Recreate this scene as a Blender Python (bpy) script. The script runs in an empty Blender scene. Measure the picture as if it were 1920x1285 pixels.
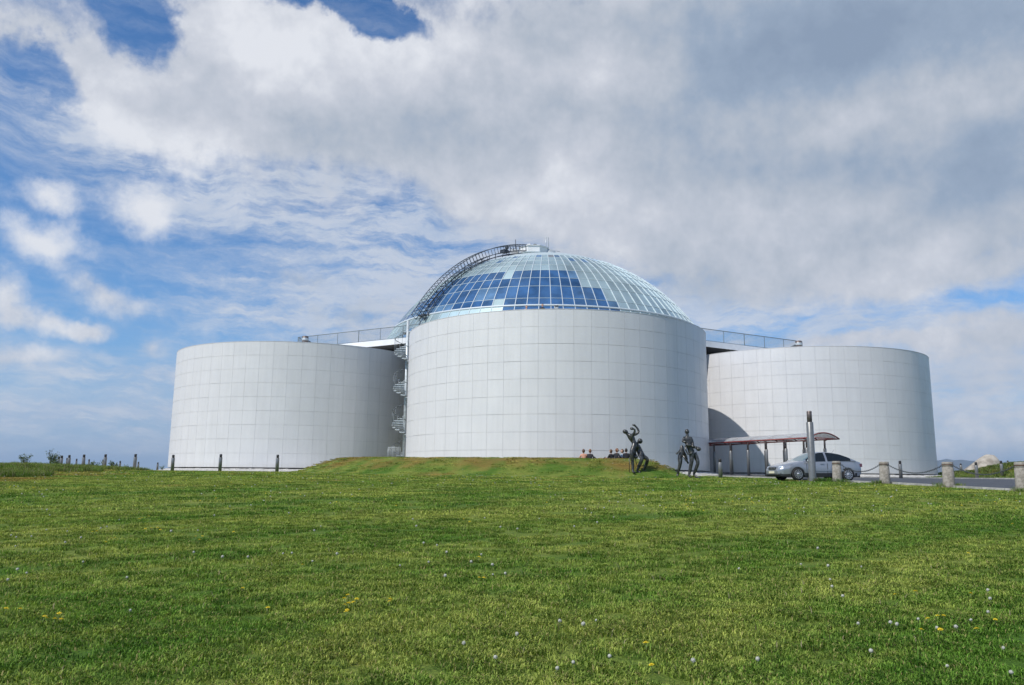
import bpy, bmesh, math, random
import numpy as np
from math import sin, cos, pi, radians, sqrt, hypot, atan2, asin, degrees
from mathutils import Vector, Matrix
random.seed(7); rng = np.random.default_rng(7)
scene = bpy.context.scene
COL = scene.collection

# ------------------------------------------------------------------ camera (eye at the origin, ground falls away below it)
CF, CP, CR = 1485.54, .169, -.0099
cam_d = bpy.data.cameras.new('camera'); cam = bpy.data.objects.new('camera', cam_d); COL.objects.link(cam)
_up = Vector((0, -sin(CP), cos(CP))); _fw = Vector((0, cos(CP), sin(CP))); _rt = Vector((1, 0, 0))
_X = _rt*cos(CR) - _up*sin(CR); _Y = _rt*sin(CR) + _up*cos(CR)
cam.matrix_world = Matrix(((_X.x, _Y.x, -_fw.x, 0), (_X.y, _Y.y, -_fw.y, 0), (_X.z, _Y.z, -_fw.z, 0), (0, 0, 0, 1)))
cam_d.sensor_width = 36; cam_d.lens = CF/1920*36
cam_d.clip_start = .1; cam_d.clip_end = 60000
scene.camera = cam
scene.render.resolution_x = 1024; scene.render.resolution_y = 685

SUN_AZ, SUN_EL = radians(-131), radians(49)      # azimuth from +Y towards +X
sun_dir = Vector((sin(SUN_AZ)*cos(SUN_EL), cos(SUN_AZ)*cos(SUN_EL), sin(SUN_EL)))

def ray(px, py):
    U = px-960; V = 642.5-py
    u = U*cos(CR)+V*sin(CR); v = -U*sin(CR)+V*cos(CR)
    return Vector((u, CF*cos(CP)-v*sin(CP), CF*sin(CP)+v*cos(CP)))
def azel(px, py):
    d = ray(px, py).normalized(); return atan2(d.x, d.y), asin(d.z)

# ------------------------------------------------------------------ node helpers
class NT:
    def __init__(s, tree): s.t = tree; s.n = tree.nodes; s.l = tree.links
    def put(s, sock, v):
        if v is None: return
        if isinstance(v, bpy.types.NodeSocket): s.l.new(v, sock)
        else:
            try: sock.default_value = v
            except Exception: sock.default_value = (*v, 1) if len(v) == 3 else v
    def math(s, op, a, b=None, c=None, clamp=False):
        n = s.n.new('ShaderNodeMath'); n.operation = op; n.use_clamp = clamp
        s.put(n.inputs[0], a); s.put(n.inputs[1], b); s.put(n.inputs[2], c); return n.outputs[0]
    def vmath(s, op, a, b=None):
        n = s.n.new('ShaderNodeVectorMath'); n.operation = op
        s.put(n.inputs[0], a)
        if b is not None: s.put(n.inputs[3] if op == 'SCALE' else n.inputs[1], b)
        return n.outputs[0]
    def noise(s, vec, scale, detail=4, rough=.5, dist=0, color=False, dim='3D'):
        n = s.n.new('ShaderNodeTexNoise'); n.noise_dimensions = dim
        s.put(n.inputs['Vector'], vec); n.inputs['Scale'].default_value = scale; n.inputs['Detail'].default_value = detail
        n.inputs['Roughness'].default_value = rough; n.inputs['Distortion'].default_value = dist
        return n.outputs['Color' if color else 'Fac']
    def mix(s, f, a, b, mode='MIX'):
        n = s.n.new('ShaderNodeMix'); n.data_type = 'RGBA'; n.blend_type = mode
        s.put(n.inputs[0], f); s.put(n.inputs[6], a); s.put(n.inputs[7], b); return n.outputs[2]
    def step(s, v, a, b):
        n = s.n.new('ShaderNodeMapRange'); n.interpolation_type = 'SMOOTHSTEP'
        s.put(n.inputs[0], v); s.put(n.inputs[1], a); s.put(n.inputs[2], b); return n.outputs[0]
    def lin(s, v, a, b, c=0., d=1.):
        n = s.n.new('ShaderNodeMapRange'); s.put(n.inputs[0], v)
        for i, q in enumerate((a, b, c, d)): s.put(n.inputs[i+1], q)
        return n.outputs[0]

# ------------------------------------------------------------------ world
world = bpy.data.worlds.new('World'); scene.world = world; world.use_nodes = True
w = NT(world.node_tree); w.n.clear()
sky = w.n.new('ShaderNodeTexSky'); sky.sky_type = 'NISHITA'; sky.sun_disc = False
sky.sun_elevation = SUN_EL; sky.sun_rotation = SUN_AZ; sky.air_density = 1.0; sky.dust_density = .25; sky.ozone_density = 2.2
tc = w.n.new('ShaderNodeTexCoord'); D = tc.outputs['Generated']
sep = w.n.new('ShaderNodeSeparateXYZ'); w.l.new(D, sep.inputs[0])
az = w.math('ARCTAN2', sep.outputs[0], sep.outputs[1]); el = w.math('ARCSINE', sep.outputs[2])
cmb = w.n.new('ShaderNodeCombineXYZ'); w.l.new(az, cmb.inputs[0]); w.l.new(el, cmb.inputs[1]); P0 = cmb.outputs[0]
def warp(P, scale, amt, detail):
    c = w.noise(D, scale, detail, .6, color=True)
    return w.vmath('ADD', P, w.vmath('MULTIPLY', w.vmath('SUBTRACT', c, (.5, .5, .5)), (amt, amt, 0)))
PW = warp(P0, 7., .085, 8)
PF = warp(P0, 5., .07, 6)
PN = warp(warp(P0, 9., .10, 8), 30., .035, 6)
def blob(P, cx, cy, rx, ry, amp, rot=0, soft=False):
    a, e = azel(cx, cy); k = 1/CF
    m = w.n.new('ShaderNodeMapping'); m.vector_type = 'TEXTURE'
    w.l.new(P, m.inputs[0]); m.inputs[1].default_value = (a, e, 0); m.inputs[2].default_value = (0, 0, -radians(rot))
    m.inputs[3].default_value = (rx*k*1.05, ry*k*.95, 1)
    g = w.n.new('ShaderNodeTexGradient'); g.gradient_type = 'QUADRATIC_SPHERE' if soft else 'SPHERICAL'
    w.l.new(m.outputs[0], g.inputs[0])
    return w.math('MULTIPLY', g.outputs['Fac'], amp)
def total(lst):
    a = lst[0]
    for b in lst[1:]: a = w.math('ADD', a, b)
    return a
# thick cloud cover
cov = [blob(PW, *q) for q in [
    (60, 50, 300, 150, 1.7), (150, 175, 230, 120, 1.2, 20), (330, 235, 380, 120, 1.5, 12), (430, 120, 290, 190, 1.9), (620, 140, 330, 200, 1.7),
    (760, 230, 480, 200, 1.3, 8), (1000, 120, 520, 320, 1.7), (1000, 330, 460, 160, 1.0, 12), (1400, 150, 660, 400, 2.2), (1750, 200, 520, 460, 2.2), (1300, 330, 560, 210, 1.2),
    (1500, 430, 420, 170, 1.1), (1800, 420, 320, 170, .9), (1250, 470, 320, 110, .6), (950, 440, 240, 100, .5), (1640, 510, 320, 80, .7, 8), (1340, 545, 260, 70, .5),
    (112, 370, 72, 36, 1.5), (278, 378, 92, 58, 2.3), (95, 455, 95, 48, 1.9, 10), (190, 545, 105, 42, 1.6, 14), (85, 603, 88, 25, 1.6, 6), (180, 618, 46, 28, 1.7),
    (283, 643, 36, 40, 1.3), (-5, 560, 50, 62, 1.6), (25, 660, 150, 28, 1.2), (480, 400, 100, 24, .35),
    (1690, 640, 240, 52, 1.5), (1830, 605, 150, 50, 1.0), (1880, 660, 140, 90, 1.5), (1560, 630, 150, 28, .9), (1870, 830, 200, 70, 1.3), (1790, 740, 240, 80, .8),
    (650, 590, 170, 50, .8), (560, 525, 110, 34, .7), (1370, 560, 160, 50, .6), (880, 560, 180, 50, .5)]]
neg = [blob(PN, *q) for q in [
    (252, 42, 120, 88, -3.9, 38), (65, 135, 115, 58, -3.2, 12), (705, 40, 135, 44, -3.6, 18), (560, -5, 130, 26, -1.7), (-20, 200, 140, 60, -1.4), (120, 300, 260, 60, -1.0, 10),
    (600, 245, 90, 34, -.8), (1870, 560, 220, 66, -1.3), (1600, 612, 240, 20, -1.2), (1400, 590, 190, 18, -.6), (560, 300, 240, 40, -.8, 8), (1750, 475, 110, 30, -.5)]]
nz = lambda s_, d_, r_: w.math('SUBTRACT', w.noise(D, s_, d_, r_), .5)
f0, fb, fb2 = nz(3.2, 4, .55), nz(8.5, 8, .6), nz(30., 6, .62)
dens = w.math('ADD', total(cov+neg), w.math('ADD', w.math('MULTIPLY', fb, 2.3), w.math('MULTIPLY', fb2, 2.1)))
# away from the view: broken cloud
side = w.step(w.math('ABSOLUTE', az), .68, 1.0)
high = w.step(el, .62, .85)
away = w.math('MAXIMUM', side, high)
gen = w.lin(w.noise(D, 2.2, 7, .55), .3, .7, -1.6, 2.2)
dens = w.math('ADD', w.math('MULTIPLY', dens, w.math('SUBTRACT', 1., away)), w.math('MULTIPLY', gen, away))
opac = w.step(dens, -.05, 1.75)
# thin veil with streaks
def streaks(sx, sy, rot, sc, r_=.62):
    mp = w.n.new('ShaderNodeMapping'); mp.inputs[2].default_value = (0, 0, radians(rot)); mp.inputs[3].default_value = (sx, sy, 1); w.l.new(PF, mp.inputs[0])
    return w.noise(mp.outputs[0], sc, 8, r_)
streak = streaks(5, 30, 14, 1.); streak2 = streaks(9, 34, 20, 2.2, .7)
sm = w.math('ADD', w.math('MULTIPLY', streak, .6), w.math('MULTIPLY', streak2, .4))
veilb = total([blob(PF, *q) for q in [(850, 480, 700, 240, 1.25, 8), (1250, 600, 850, 190, 1.3), (250, 290, 560, 130, .9, 10), (600, 380, 520, 120, .8, 10), (200, 690, 700, 50, 1.3), (250, 800, 700, 70, 1.6), (1000, 760, 1400, 90, .8), (1850, 740, 460, 220, 1.5), (700, 620, 480, 130, .8), (420, 560, 420, 90, .5)]])
veil = w.math('MULTIPLY', veilb, w.lin(sm, .36, .64, .05, 1.0))
veil = w.math('ADD', veil, w.math('MULTIPLY', w.lin(sm, .44, .66, 0, 1.), .26), clamp=True)
veil = w.math('MULTIPLY', veil, .86)
# brightness of the thick cloud
bright = total([blob(PF, *q) for q in [
    (450, 100, 330, 130, .28), (640, 90, 300, 110, .14), (880, 100, 300, 120, .20), (1150, 130, 190, 80, .34), (1590, 215, 230, 90, .36), (1450, 215, 160, 70, .10), (90, 60, 200, 130, .12), (250, 320, 340, 200, .38), (150, 500, 320, 210, .30),
    (340, 220, 260, 80, .16), (1080, 320, 320, 120, .06), (1400, 390, 280, 70, .16), (1870, 150, 140, 80, .14), (1870, 830, 220, 90, .25), (1560, 420, 180, 50, .12), (1750, 640, 280, 90, .12), (900, 400, 300, 100, .10),
    (1420, 120, 460, 230, -.40), (1720, 60, 420, 150, -.38), (1870, 250, 240, 170, -.30), (1480, 330, 260, 60, -.08), (1750, 340, 320, 120, -.24), (560, 230, 380, 60, -.16), (760, 290, 340, 80, -.20), (240, 190, 180, 70, -.12),
    (1330, 520, 280, 70, -.20), (640, 590, 170, 50, -.35), (560, 528, 110, 34, -.32), (1600, 470, 270, 60, -.12), (1250, 290, 260, 70, -.10), (1000, 60, 140, 70, -.10), (1150, 230, 200, 50, -.12)]])
bval = w.math('ADD', w.math('ADD', bright, .63), w.math('ADD', w.math('MULTIPLY', fb, 1.05), w.math('ADD', w.math('MULTIPLY', fb2, .50), w.math('MULTIPLY', f0, .9))), clamp=True)
ramp = w.n.new('ShaderNodeValToRGB'); w.l.new(bval, ramp.inputs[0])
cr = ramp.color_ramp; cr.elements[0].position = 0; cr.elements[0].color = (.27, .345, .465, 1)
cr.elements[1].position = 1; cr.elements[1].color = (.80, .82, .87, 1)
for pos, c in ((.25, (.33, .41, .53, 1)), (.5, (.47, .52, .60, 1)), (.75, (.61, .64, .71, 1))):
    e_ = cr.elements.new(pos); e_.color = c
SKY_S = .115
cloudcol = w.vmath('SCALE', ramp.outputs[0], 1/SKY_S)
veilcol = w.vmath('SCALE', (.49, .575, .72), 1/SKY_S)
lowcol = w.vmath('SCALE', (.31, .44, .66), 1/SKY_S)
lowb = w.math('MULTIPLY', w.step(el, .22, -.02), .9)
blue = w.mix(1., sky.outputs[0], (.50, .84, 1.15), 'MULTIPLY')
blue = w.mix(lowb, blue, lowcol)
veilcol = w.mix(w.lin(w.math('ADD', streak2, w.math('MULTIPLY', fb, .6)), .38, .62), veilcol, w.vmath('SCALE', (.63, .68, .77), 1/SKY_S))
c1 = w.mix(veil, blue, veilcol)
c2 = w.mix(w.math('MULTIPLY', opac, .97), c1, cloudcol)
bg = w.n.new('ShaderNodeBackground'); w.l.new(c2, bg.inputs[0]); bg.inputs[1].default_value = SKY_S
wo = w.n.new('ShaderNodeOutputWorld'); w.l.new(bg.outputs[0], wo.inputs[0])

# ------------------------------------------------------------------ sun, exposure
sl = bpy.data.lights.new('sun', 'SUN'); sl.energy = 4.2; sl.angle = radians(.6); sl.color = (1., .965, .91)
sun = bpy.data.objects.new('sun', sl); COL.objects.link(sun)
sun.rotation_euler = sun_dir.to_track_quat('Z', 'Y').to_euler()
scene.view_settings.view_transform = 'Standard'; scene.view_settings.look = 'None'
scene.view_settings.exposure = 0; scene.view_settings.gamma = 1; scene.view_settings.use_curve_mapping = False

# ------------------------------------------------------------------ materials
MATS = {}
def mat(name, col, rough=.6, metal=0., spec=.5, var=0., vscale=3., bump=0., bscale=20., rnd=0., col2=None, coat=0., trans=0., coords='Object'):
    if name in MATS: return MATS[name]
    m = bpy.data.materials.new(name); m.use_nodes = True; t = NT(m.node_tree)
    b = t.n['Principled BSDF']; b.inputs['Roughness'].default_value = rough; b.inputs['Metallic'].default_value = metal
    b.inputs['Specular IOR Level'].default_value = spec; b.inputs['Coat Weight'].default_value = coat
    b.inputs['Coat Roughness'].default_value = .05
    b.inputs['Transmission Weight'].default_value = trans
    tcn = t.n.new('ShaderNodeTexCoord'); v = tcn.outputs[coords]
    if coords == 'World': pass
    c = (*col, 1)
    out = c
    if col2 is not None or var:
        nz = t.noise(v, vscale, 6, .6)
        a = col2 if col2 is not None else tuple(min(1, q*(1+var)) for q in col)
        d = tuple(q*(1-var) for q in col) if col2 is None else col
        out = t.mix(t.step(nz, .35, .65), (*d, 1), (*a, 1))
    if rnd:
        oi = t.n.new('ShaderNodeObjectInfo')
        k = t.lin(oi.outputs['Random'], 0, 1, 1-rnd, 1+rnd)
        out = t.vmath('SCALE', out if isinstance(out, bpy.types.NodeSocket) else c[:3], k)
    t.put(b.inputs['Base Color'], out)
    if bump:
        bn = t.n.new('ShaderNodeBump'); bn.inputs['Strength'].default_value = bump; bn.inputs['Distance'].default_value = .02
        t.l.new(t.noise(v, bscale, 6, .6), bn.inputs['Height']); t.l.new(bn.outputs[0], b.inputs['Normal'])
    MATS[name] = m; return m

def grass_color(t, dryness=.85):
    """colour of the turf at a place: green patches, pale worn patches, mowing stripes"""
    g = t.n.new('ShaderNodeNewGeometry'); p = g.outputs['Position']
    s = t.n.new('ShaderNodeSeparateXYZ'); t.l.new(p, s.inputs[0])
    big = t.noise(p, .22, 4, .55); midn = t.noise(p, 1.1, 5, .6); fine = t.noise(p, 7., 4, .65)
    mp = t.n.new('ShaderNodeMapping'); mp.vector_type = 'TEXTURE'; mp.inputs[2].default_value = (0, 0, radians(36)); mp.inputs[3].default_value = (26, 1.5, 1); t.l.new(p, mp.inputs[0])
    st = t.noise(mp.outputs[0], 1., 4, .55, dist=.25)
    f = t.math('ADD', t.math('MULTIPLY', big, .26), t.math('ADD', t.math('MULTIPLY', midn, .20), t.math('ADD', t.math('MULTIPLY', fine, .16), t.math('MULTIPLY', st, .38))))
    f = t.step(f, .42, .58)
    c = t.mix(f, (.072, .160, .018, 1), (.208, .262, .052, 1))
    # dry turf: along the unmown strip, on the mound and by the road
    dn = t.noise(p, .55, 5, .65)
    sy = s.outputs[1]; sx = s.outputs[0]; sz = s.outputs[2]
    mp2 = t.n.new('ShaderNodeMapping'); mp2.inputs[3].default_value = (.12, .5, 1); t.l.new(p, mp2.inputs[0])
    dn2 = t.noise(mp2.outputs[0], 1., 5, .6)
    mound = t.step(sz, .25, .8)
    left = t.math('MULTIPLY', t.step(t.math('ADD', sx, t.math('MULTIPLY', sy, .33)), -5., -10.), t.step(sy, 19., 29.))
    far = t.step(sy, 22., 38.)
    zone = t.math('ADD', t.math('MULTIPLY', mound, .52), t.math('ADD', t.math('MULTIPLY', left, .95), t.math('MULTIPLY', far, .34)), clamp=True)
    dry = t.step(t.math('ADD', t.math('MULTIPLY', dn, .5), t.math('MULTIPLY', dn2, .5)), t.math('SUBTRACT', .60, t.math('MULTIPLY', zone, .27)), t.math('SUBTRACT', .74, t.math('MULTIPLY', zone, .16)))
    c = t.mix(t.math('MULTIPLY', dry, dryness), c, (.225, .150, .045, 1))
    return c, p
def lawn_mat():
    m = bpy.data.materials.new('lawn'); m.use_nodes = True; t = NT(m.node_tree); b = t.n['Principled BSDF']
    c, p = grass_color(t)
    f = t.noise(p, 45., 3, .7)
    c = t.mix(t.step(f, .38, .62), t.vmath('MULTIPLY', c, (.5, .52, .45)), t.vmath('MULTIPLY', c, (1.15, 1.05, 1.)))
    t.l.new(c, b.inputs['Base Color']); b.inputs['Roughness'].default_value = .9; b.inputs['Specular IOR Level'].default_value = .15
    bn = t.n.new('ShaderNodeBump'); bn.inputs['Strength'].default_value = .8; bn.inputs['Distance'].default_value = .05
    t.l.new(t.noise(p, 22., 5, .7), bn.inputs['Height']); t.l.new(bn.outputs[0], b.inputs['Normal'])
    return m
def blade_mat(name, tall=False):
    m = bpy.data.materials.new(name); m.use_nodes = True; t = NT(m.node_tree); t.n.clear()
    c, p = grass_color(t, .25 if tall else .85)
    # blades keep the random tone they were made with
    va = t.n.new('ShaderNodeAttribute'); va.attribute_name = 'tone'; va.attribute_type = 'GEOMETRY'
    k = va.outputs['Fac']
    oi = t.n.new('ShaderNodeObjectInfo')
    kk = t.math('ADD', t.math('MULTIPLY', k, .55), t.math('MULTIPLY', oi.outputs['Random'], .45))
    lo = t.vmath('MULTIPLY', c, (.45, .55, .40)); hi = t.vmath('MULTIPLY', c, (2.5, 2.15, 2.5))
    c = t.mix(t.step(kk, .12, .88), lo, hi)
    c = t.mix(t.step(k, .90, .94), c, (.34, .30, .12, 1))
    if tall: c = t.mix(t.step(k, .74, .86), t.vmath('MULTIPLY', c, (.6, .75, .6)), (.30, .26, .16, 1))
    d = t.n.new('ShaderNodeBsdfPrincipled'); t.l.new(c, d.inputs['Base Color']); d.inputs['Roughness'].default_value = .6; d.inputs['Specular IOR Level'].default_value = .12
    tr = t.n.new('ShaderNodeBsdfTranslucent'); t.l.new(t.vmath('MULTIPLY', c, (1.1, 1.2, .7)), tr.inputs[0])
    mx = t.n.new('ShaderNodeMixShader'); mx.inputs[0].default_value = .3; t.l.new(d.outputs[0], mx.inputs[1]); t.l.new(tr.outputs[0], mx.inputs[2])
    o = t.n.new('ShaderNodeOutputMaterial'); t.l.new(mx.outputs[0], o.inputs[0]); return m
M_lawn = lawn_mat(); M_blade = blade_mat('grass_blade'); M_tall = blade_mat('tall_grass_blade', True)
M_panel0 = mat('painted_aluminium_plain', (.725, .715, .715), .45, .12, .5, rnd=.012, var=.02, vscale=.8)
def cladding():
    m = bpy.data.materials.new('painted_aluminium'); m.use_nodes = True; t = NT(m.node_tree); b = t.n['Principled BSDF']
    p = t.n.new('ShaderNodeNewGeometry').outputs['Position']; oi = t.n.new('ShaderNodeObjectInfo')
    k = t.lin(oi.outputs['Random'], 0, 1, .988, 1.01)
    mp = t.n.new('ShaderNodeMapping'); mp.vector_type = 'TEXTURE'; mp.inputs[3].default_value = (.30, .30, 5.); t.l.new(p, mp.inputs[0])
    streak = t.lin(t.noise(mp.outputs[0], 1., 5, .65), .35, .70, 1.015, .95)
    blot = t.lin(t.noise(p, .5, 5, .6), .3, .7, .97, 1.02)
    col = t.vmath('SCALE', t.vmath('SCALE', t.vmath('SCALE', (.725, .715, .715), k), streak), blot)
    s = t.n.new('ShaderNodeSeparateXYZ'); t.l.new(p, s.inputs[0])
    splash = t.math('MULTIPLY', t.step(t.math('ADD', s.outputs[2], t.math('MULTIPLY', t.noise(p, 3., 4, .6), .5)), 1.45, .75), .35)
    col = t.mix(splash, col, (.46, .44, .40, 1))
    t.l.new(col, b.inputs['Base Color']); b.inputs['Metallic'].default_value = .12
    t.l.new(t.lin(t.noise(p, .9, 3, .5), .3, .7, .40, .52), b.inputs['Roughness'])
    bn = t.n.new('ShaderNodeBump'); bn.inputs['Strength'].default_value = .12; bn.inputs['Distance'].default_value = .02
    t.l.new(t.noise(p, .8, 2, .5), bn.inputs['Height']); t.l.new(bn.outputs[0], b.inputs['Normal'])
    return m
M_panel = cladding()
M_wallcore = mat('joint_backing', (.50, .51, .52), .8)
M_white = mat('white_paint', (.74, .75, .76), .5, var=.04, vscale=1.2)
M_steel = mat('galvanised_steel', (.50, .54, .56), .45, .35, var=.15, vscale=6)
M_brushed = mat('brushed_steel', (.22, .22, .214), .34, .5, var=.08, vscale=9)
M_rail = mat('railing_steel', (.20, .235, .255), .5, .2)
M_darksteel = mat('dark_steel', (.075, .085, .10), .5, .5, var=.3, vscale=4)
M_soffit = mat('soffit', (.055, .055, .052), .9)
M_cap = mat('dark_lamp_louvre', (.045, .043, .045), .5, .3)
M_caprust = mat('brown_lamp_louvre', (.16, .13, .12), .5, .5, var=.3, vscale=30)
M_conc = mat('weathered_concrete', (.21, .19, .16), .95, var=0, vscale=9, bump=.6, bscale=60, col2=(.34, .31, .27))
M_band = mat('rusty_band', (.11, .065, .045), .8, .3, var=.3, vscale=12)
M_asphalt = mat('asphalt', (.060, .066, .078), .9, var=.12, vscale=1.2, bump=.4, bscale=120)
M_pave = mat('pale_paving', (.27, .25, .22), .9, var=.14, vscale=2.2, bump=.4, bscale=60)
M_kerb = mat('kerb_stone', (.36, .35, .32), .9, var=.2, vscale=4, rnd=.12)
M_gravel = mat('white_gravel', (.30, .295, .28), .95, vscale=6, col2=(.50, .49, .47), bump=1., bscale=30)
M_red = mat('dark_red_steel', (.21, .032, .028), .4, .1)
M_bronze = mat('dark_bronze', (.035, .035, .034), .36, .6, vscale=7, col2=(.12, .12, .115), bump=.5, bscale=9)
M_rock = mat('pale_boulder', (.23, .205, .175), .95, vscale=1.6, col2=(.42, .385, .335), bump=1., bscale=5)
M_coreglass = mat('dark_lobby_glass', (.02, .024, .03), .12, 0, .6)
def pane_mat(name, col, refl, rough, bscale):
    m = bpy.data.materials.new(name); m.use_nodes = True; t = NT(m.node_tree); b = t.n['Principled BSDF']
    oi = t.n.new('ShaderNodeObjectInfo'); tcn = t.n.new('ShaderNodeTexCoord')
    k = t.lin(oi.outputs['Random'], 0, 1, .86, 1.14)
    nz = t.lin(t.noise(t.n.new('ShaderNodeNewGeometry').outputs['Position'], bscale, 4, .6), .32, .68, .62, 1.38)  # light and dark noise in the base colour stands in for cloud reflections
    t.l.new(t.vmath('SCALE', t.vmath('SCALE', col, k), nz), b.inputs['Base Color'])
    b.inputs['Metallic'].default_value = refl; b.inputs['Roughness'].default_value = rough; b.inputs['Specular IOR Level'].default_value = .8
    bn = t.n.new('ShaderNodeBump'); bn.inputs['Strength'].default_value = .05; bn.inputs['Distance'].default_value = .1
    t.l.new(t.noise(tcn.outputs['Object'], .8, 2, .5), bn.inputs['Height']); t.l.new(bn.outputs[0], b.inputs['Normal'])
    return m
M_pale = pane_mat('pale_mirrored_glass', (.47, .60, .61), .45, .26, .12)
M_dark = pane_mat('clear_blue_glass', (.06, .155, .32), .45, .10, .5)
M_mid = pane_mat('half_blue_glass', (.17, .31, .47), .5, .12, .5)
M_grey = pane_mat('open_vent_panel', (.22, .23, .25), .1, .5, .5)
M_mull = mat('mullion_white', (.54, .60, .63), .5, .1)
M_mullp = mat('pale_rib_paint', (.46, .54, .56), .45, .1)
M_carpaint = mat('silver_car_paint', (.33, .355, .395), .28, .5, .5, coat=.8)
M_carglass = mat('car_window_glass', (.012, .016, .018), .05, 0, .5)
M_windsc = mat('windscreen_glass', (.13, .20, .21), .08, .25, 1., coat=.4)
M_rubber = mat('tyre_rubber', (.018, .018, .018), .85)
M_plastic = mat('dark_plastic', (.03, .032, .036), .55)
M_alloy = mat('alloy_wheel', (.55, .56, .58), .3, .8)
M_lamp = mat('headlamp_lens', (.70, .76, .80), .08, .4, 1., coat=1.)
M_taill = mat('tail_lamp', (.14, .05, .07), .2, 0, .6, coat=.6)
M_plate = mat('plate_pale', (.70, .66, .50), .5)
M_canroof = mat('canopy_polycarbonate', (.50, .52, .54), .25, .1, .5)
M_canroof.node_tree.nodes['Principled BSDF'].inputs['Alpha'].default_value = .5
M_chain = mat('chain_steel', (.10, .11, .12), .6, .5)
M_leaf = mat('shrub_leaf', (.035, .075, .02), .6, vscale=5, col2=(.085, .14, .035))
M_bark = mat('bark', (.13, .10, .08), .9)
M_yellow = mat('dandelion_petal', (.72, .56, .02), .7)
M_fluff = mat('dandelion_fluff', (.42, .42, .37), .9)
M_stem = mat('dandelion_stem', (.20, .26, .08), .7)
M_hill = mat('hill_ground', (.045, .06, .055), .95, vscale=.004, col2=(.10, .095, .075))

# ------------------------------------------------------------------ objects
def tag(o, label=None, cat=None, group=None, kind=None):
    if label: o['label'] = label
    if cat: o['category'] = cat
    if group: o['group'] = group
    if kind: o['kind'] = kind
    return o
def empty(name, loc=(0, 0, 0), rz=0., label=None, cat=None, group=None):
    o = bpy.data.objects.new(name, None); COL.objects.link(o); o.location = loc; o.rotation_euler = (0, 0, rz)
    o.empty_display_size = .2
    return tag(o, label, cat, group)
def obj(name, me, parent=None, loc=None, rot=None):
    o = bpy.data.objects.new(name, me); COL.objects.link(o)
    if parent: o.parent = parent
    if loc is not None: o.location = loc
    if rot is not None: o.rotation_euler = rot
    return o
def copy_tree(o, parent=None):
    c = o.copy(); COL.objects.link(c)
    if parent: c.parent = parent
    for ch in KIDS.get(o.name, list(o.children)): copy_tree(ch, c)
    return c
KIDS = {}
class MB:
    def __init__(s): s.v = []; s.f = []; s.m = []; s.sm = []
    def add(s, vs, fs, mi=0, smooth=False):
        b = len(s.v); s.v += [tuple(q) for q in vs]
        for f in fs: s.f.append([b+i for i in f]); s.m.append(mi); s.sm.append(smooth)
        return s
    def box(s, c, d, rz=0., mi=0, M=None):
        x, y, z = d[0]/2, d[1]/2, d[2]/2; R = Matrix.Rotation(rz, 3, 'Z') if M is None else M
        vs = [Vector(c)+R@Vector((a*x, b*y, e*z)) for a, b, e in ((-1,-1,-1),(1,-1,-1),(1,1,-1),(-1,1,-1),(-1,-1,1),(1,-1,1),(1,1,1),(-1,1,1))]
        return s.add(vs, [(0,3,2,1),(4,5,6,7),(0,1,5,4),(1,2,6,5),(2,3,7,6),(3,0,4,7)], mi)
    def tube(s, pts, r, n=8, mi=0, closed=False, caps=True, smooth=True):
        pts = [Vector(p) for p in pts]; N = len(pts); rs = r if isinstance(r, (list, tuple)) else [r]*N
        base = len(s.v); prev = None
        for i, p in enumerate(pts):
            a = pts[(i-1) % N] if (closed or i) else p; b = pts[(i+1) % N] if (closed or i < N-1) else p
            d = (b-a).normalized() if (b-a).length > 1e-9 else Vector((0, 0, 1))
            if prev is None: u = d.orthogonal().normalized()
            else: u = (prev-d*prev.dot(d)); u = u.normalized() if u.length > 1e-6 else d.orthogonal().normalized()
            prev = u; vv = d.cross(u)
            for k in range(n): s.v.append(tuple(p+(u*cos(2*pi*k/n)+vv*sin(2*pi*k/n))*rs[i]))
        for i in range(N if closed else N-1):
            j = (i+1) % N
            for k in range(n):
                k2 = (k+1) % n; s.f.append([base+i*n+k, base+i*n+k2, base+j*n+k2, base+j*n+k]); s.m.append(mi); s.sm.append(smooth)
        if caps and not closed:
            s.f.append([base+k for k in range(n)][::-1]); s.m.append(mi); s.sm.append(False)
            s.f.append([base+(N-1)*n+k for k in range(n)]); s.m.append(mi); s.sm.append(False)
        return s
    def lathe(s, prof, n=24, c=(0, 0, 0), mi=0, smooth=True, caps=True, M=None):
        base = len(s.v); c = Vector(c)
        for r, z in prof:
            for k in range(n):
                q = Vector((r*cos(2*pi*k/n), r*sin(2*pi*k/n), z))
                if M is not None: q = M@q
                s.v.append(tuple(c+q))
        for i in range(len(prof)-1):
            for k in range(n):
                k2 = (k+1) % n; s.f.append([base+i*n+k, base+i*n+k2, base+(i+1)*n+k2, base+(i+1)*n+k]); s.m.append(mi); s.sm.append(smooth)
        if caps:
            s.f.append([base+k for k in range(n)][::-1]); s.m.append(mi); s.sm.append(False)
            s.f.append([base+(len(prof)-1)*n+k for k in range(n)]); s.m.append(mi); s.sm.append(False)
        return s
    def mesh(s, name, mats):
        me = bpy.data.meshes.new(name); me.from_pydata(s.v, [], s.f)
        for m in (mats if isinstance(mats, (list, tuple)) else [mats]): me.materials.append(m)
        me.polygons.foreach_set('material_index', s.m); me.polygons.foreach_set('use_smooth', s.sm); me.update(); return me
    def build(s, name, mats, parent=None, loc=None, rot=None): return obj(name, s.mesh(name, mats), parent, loc, rot)
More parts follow.
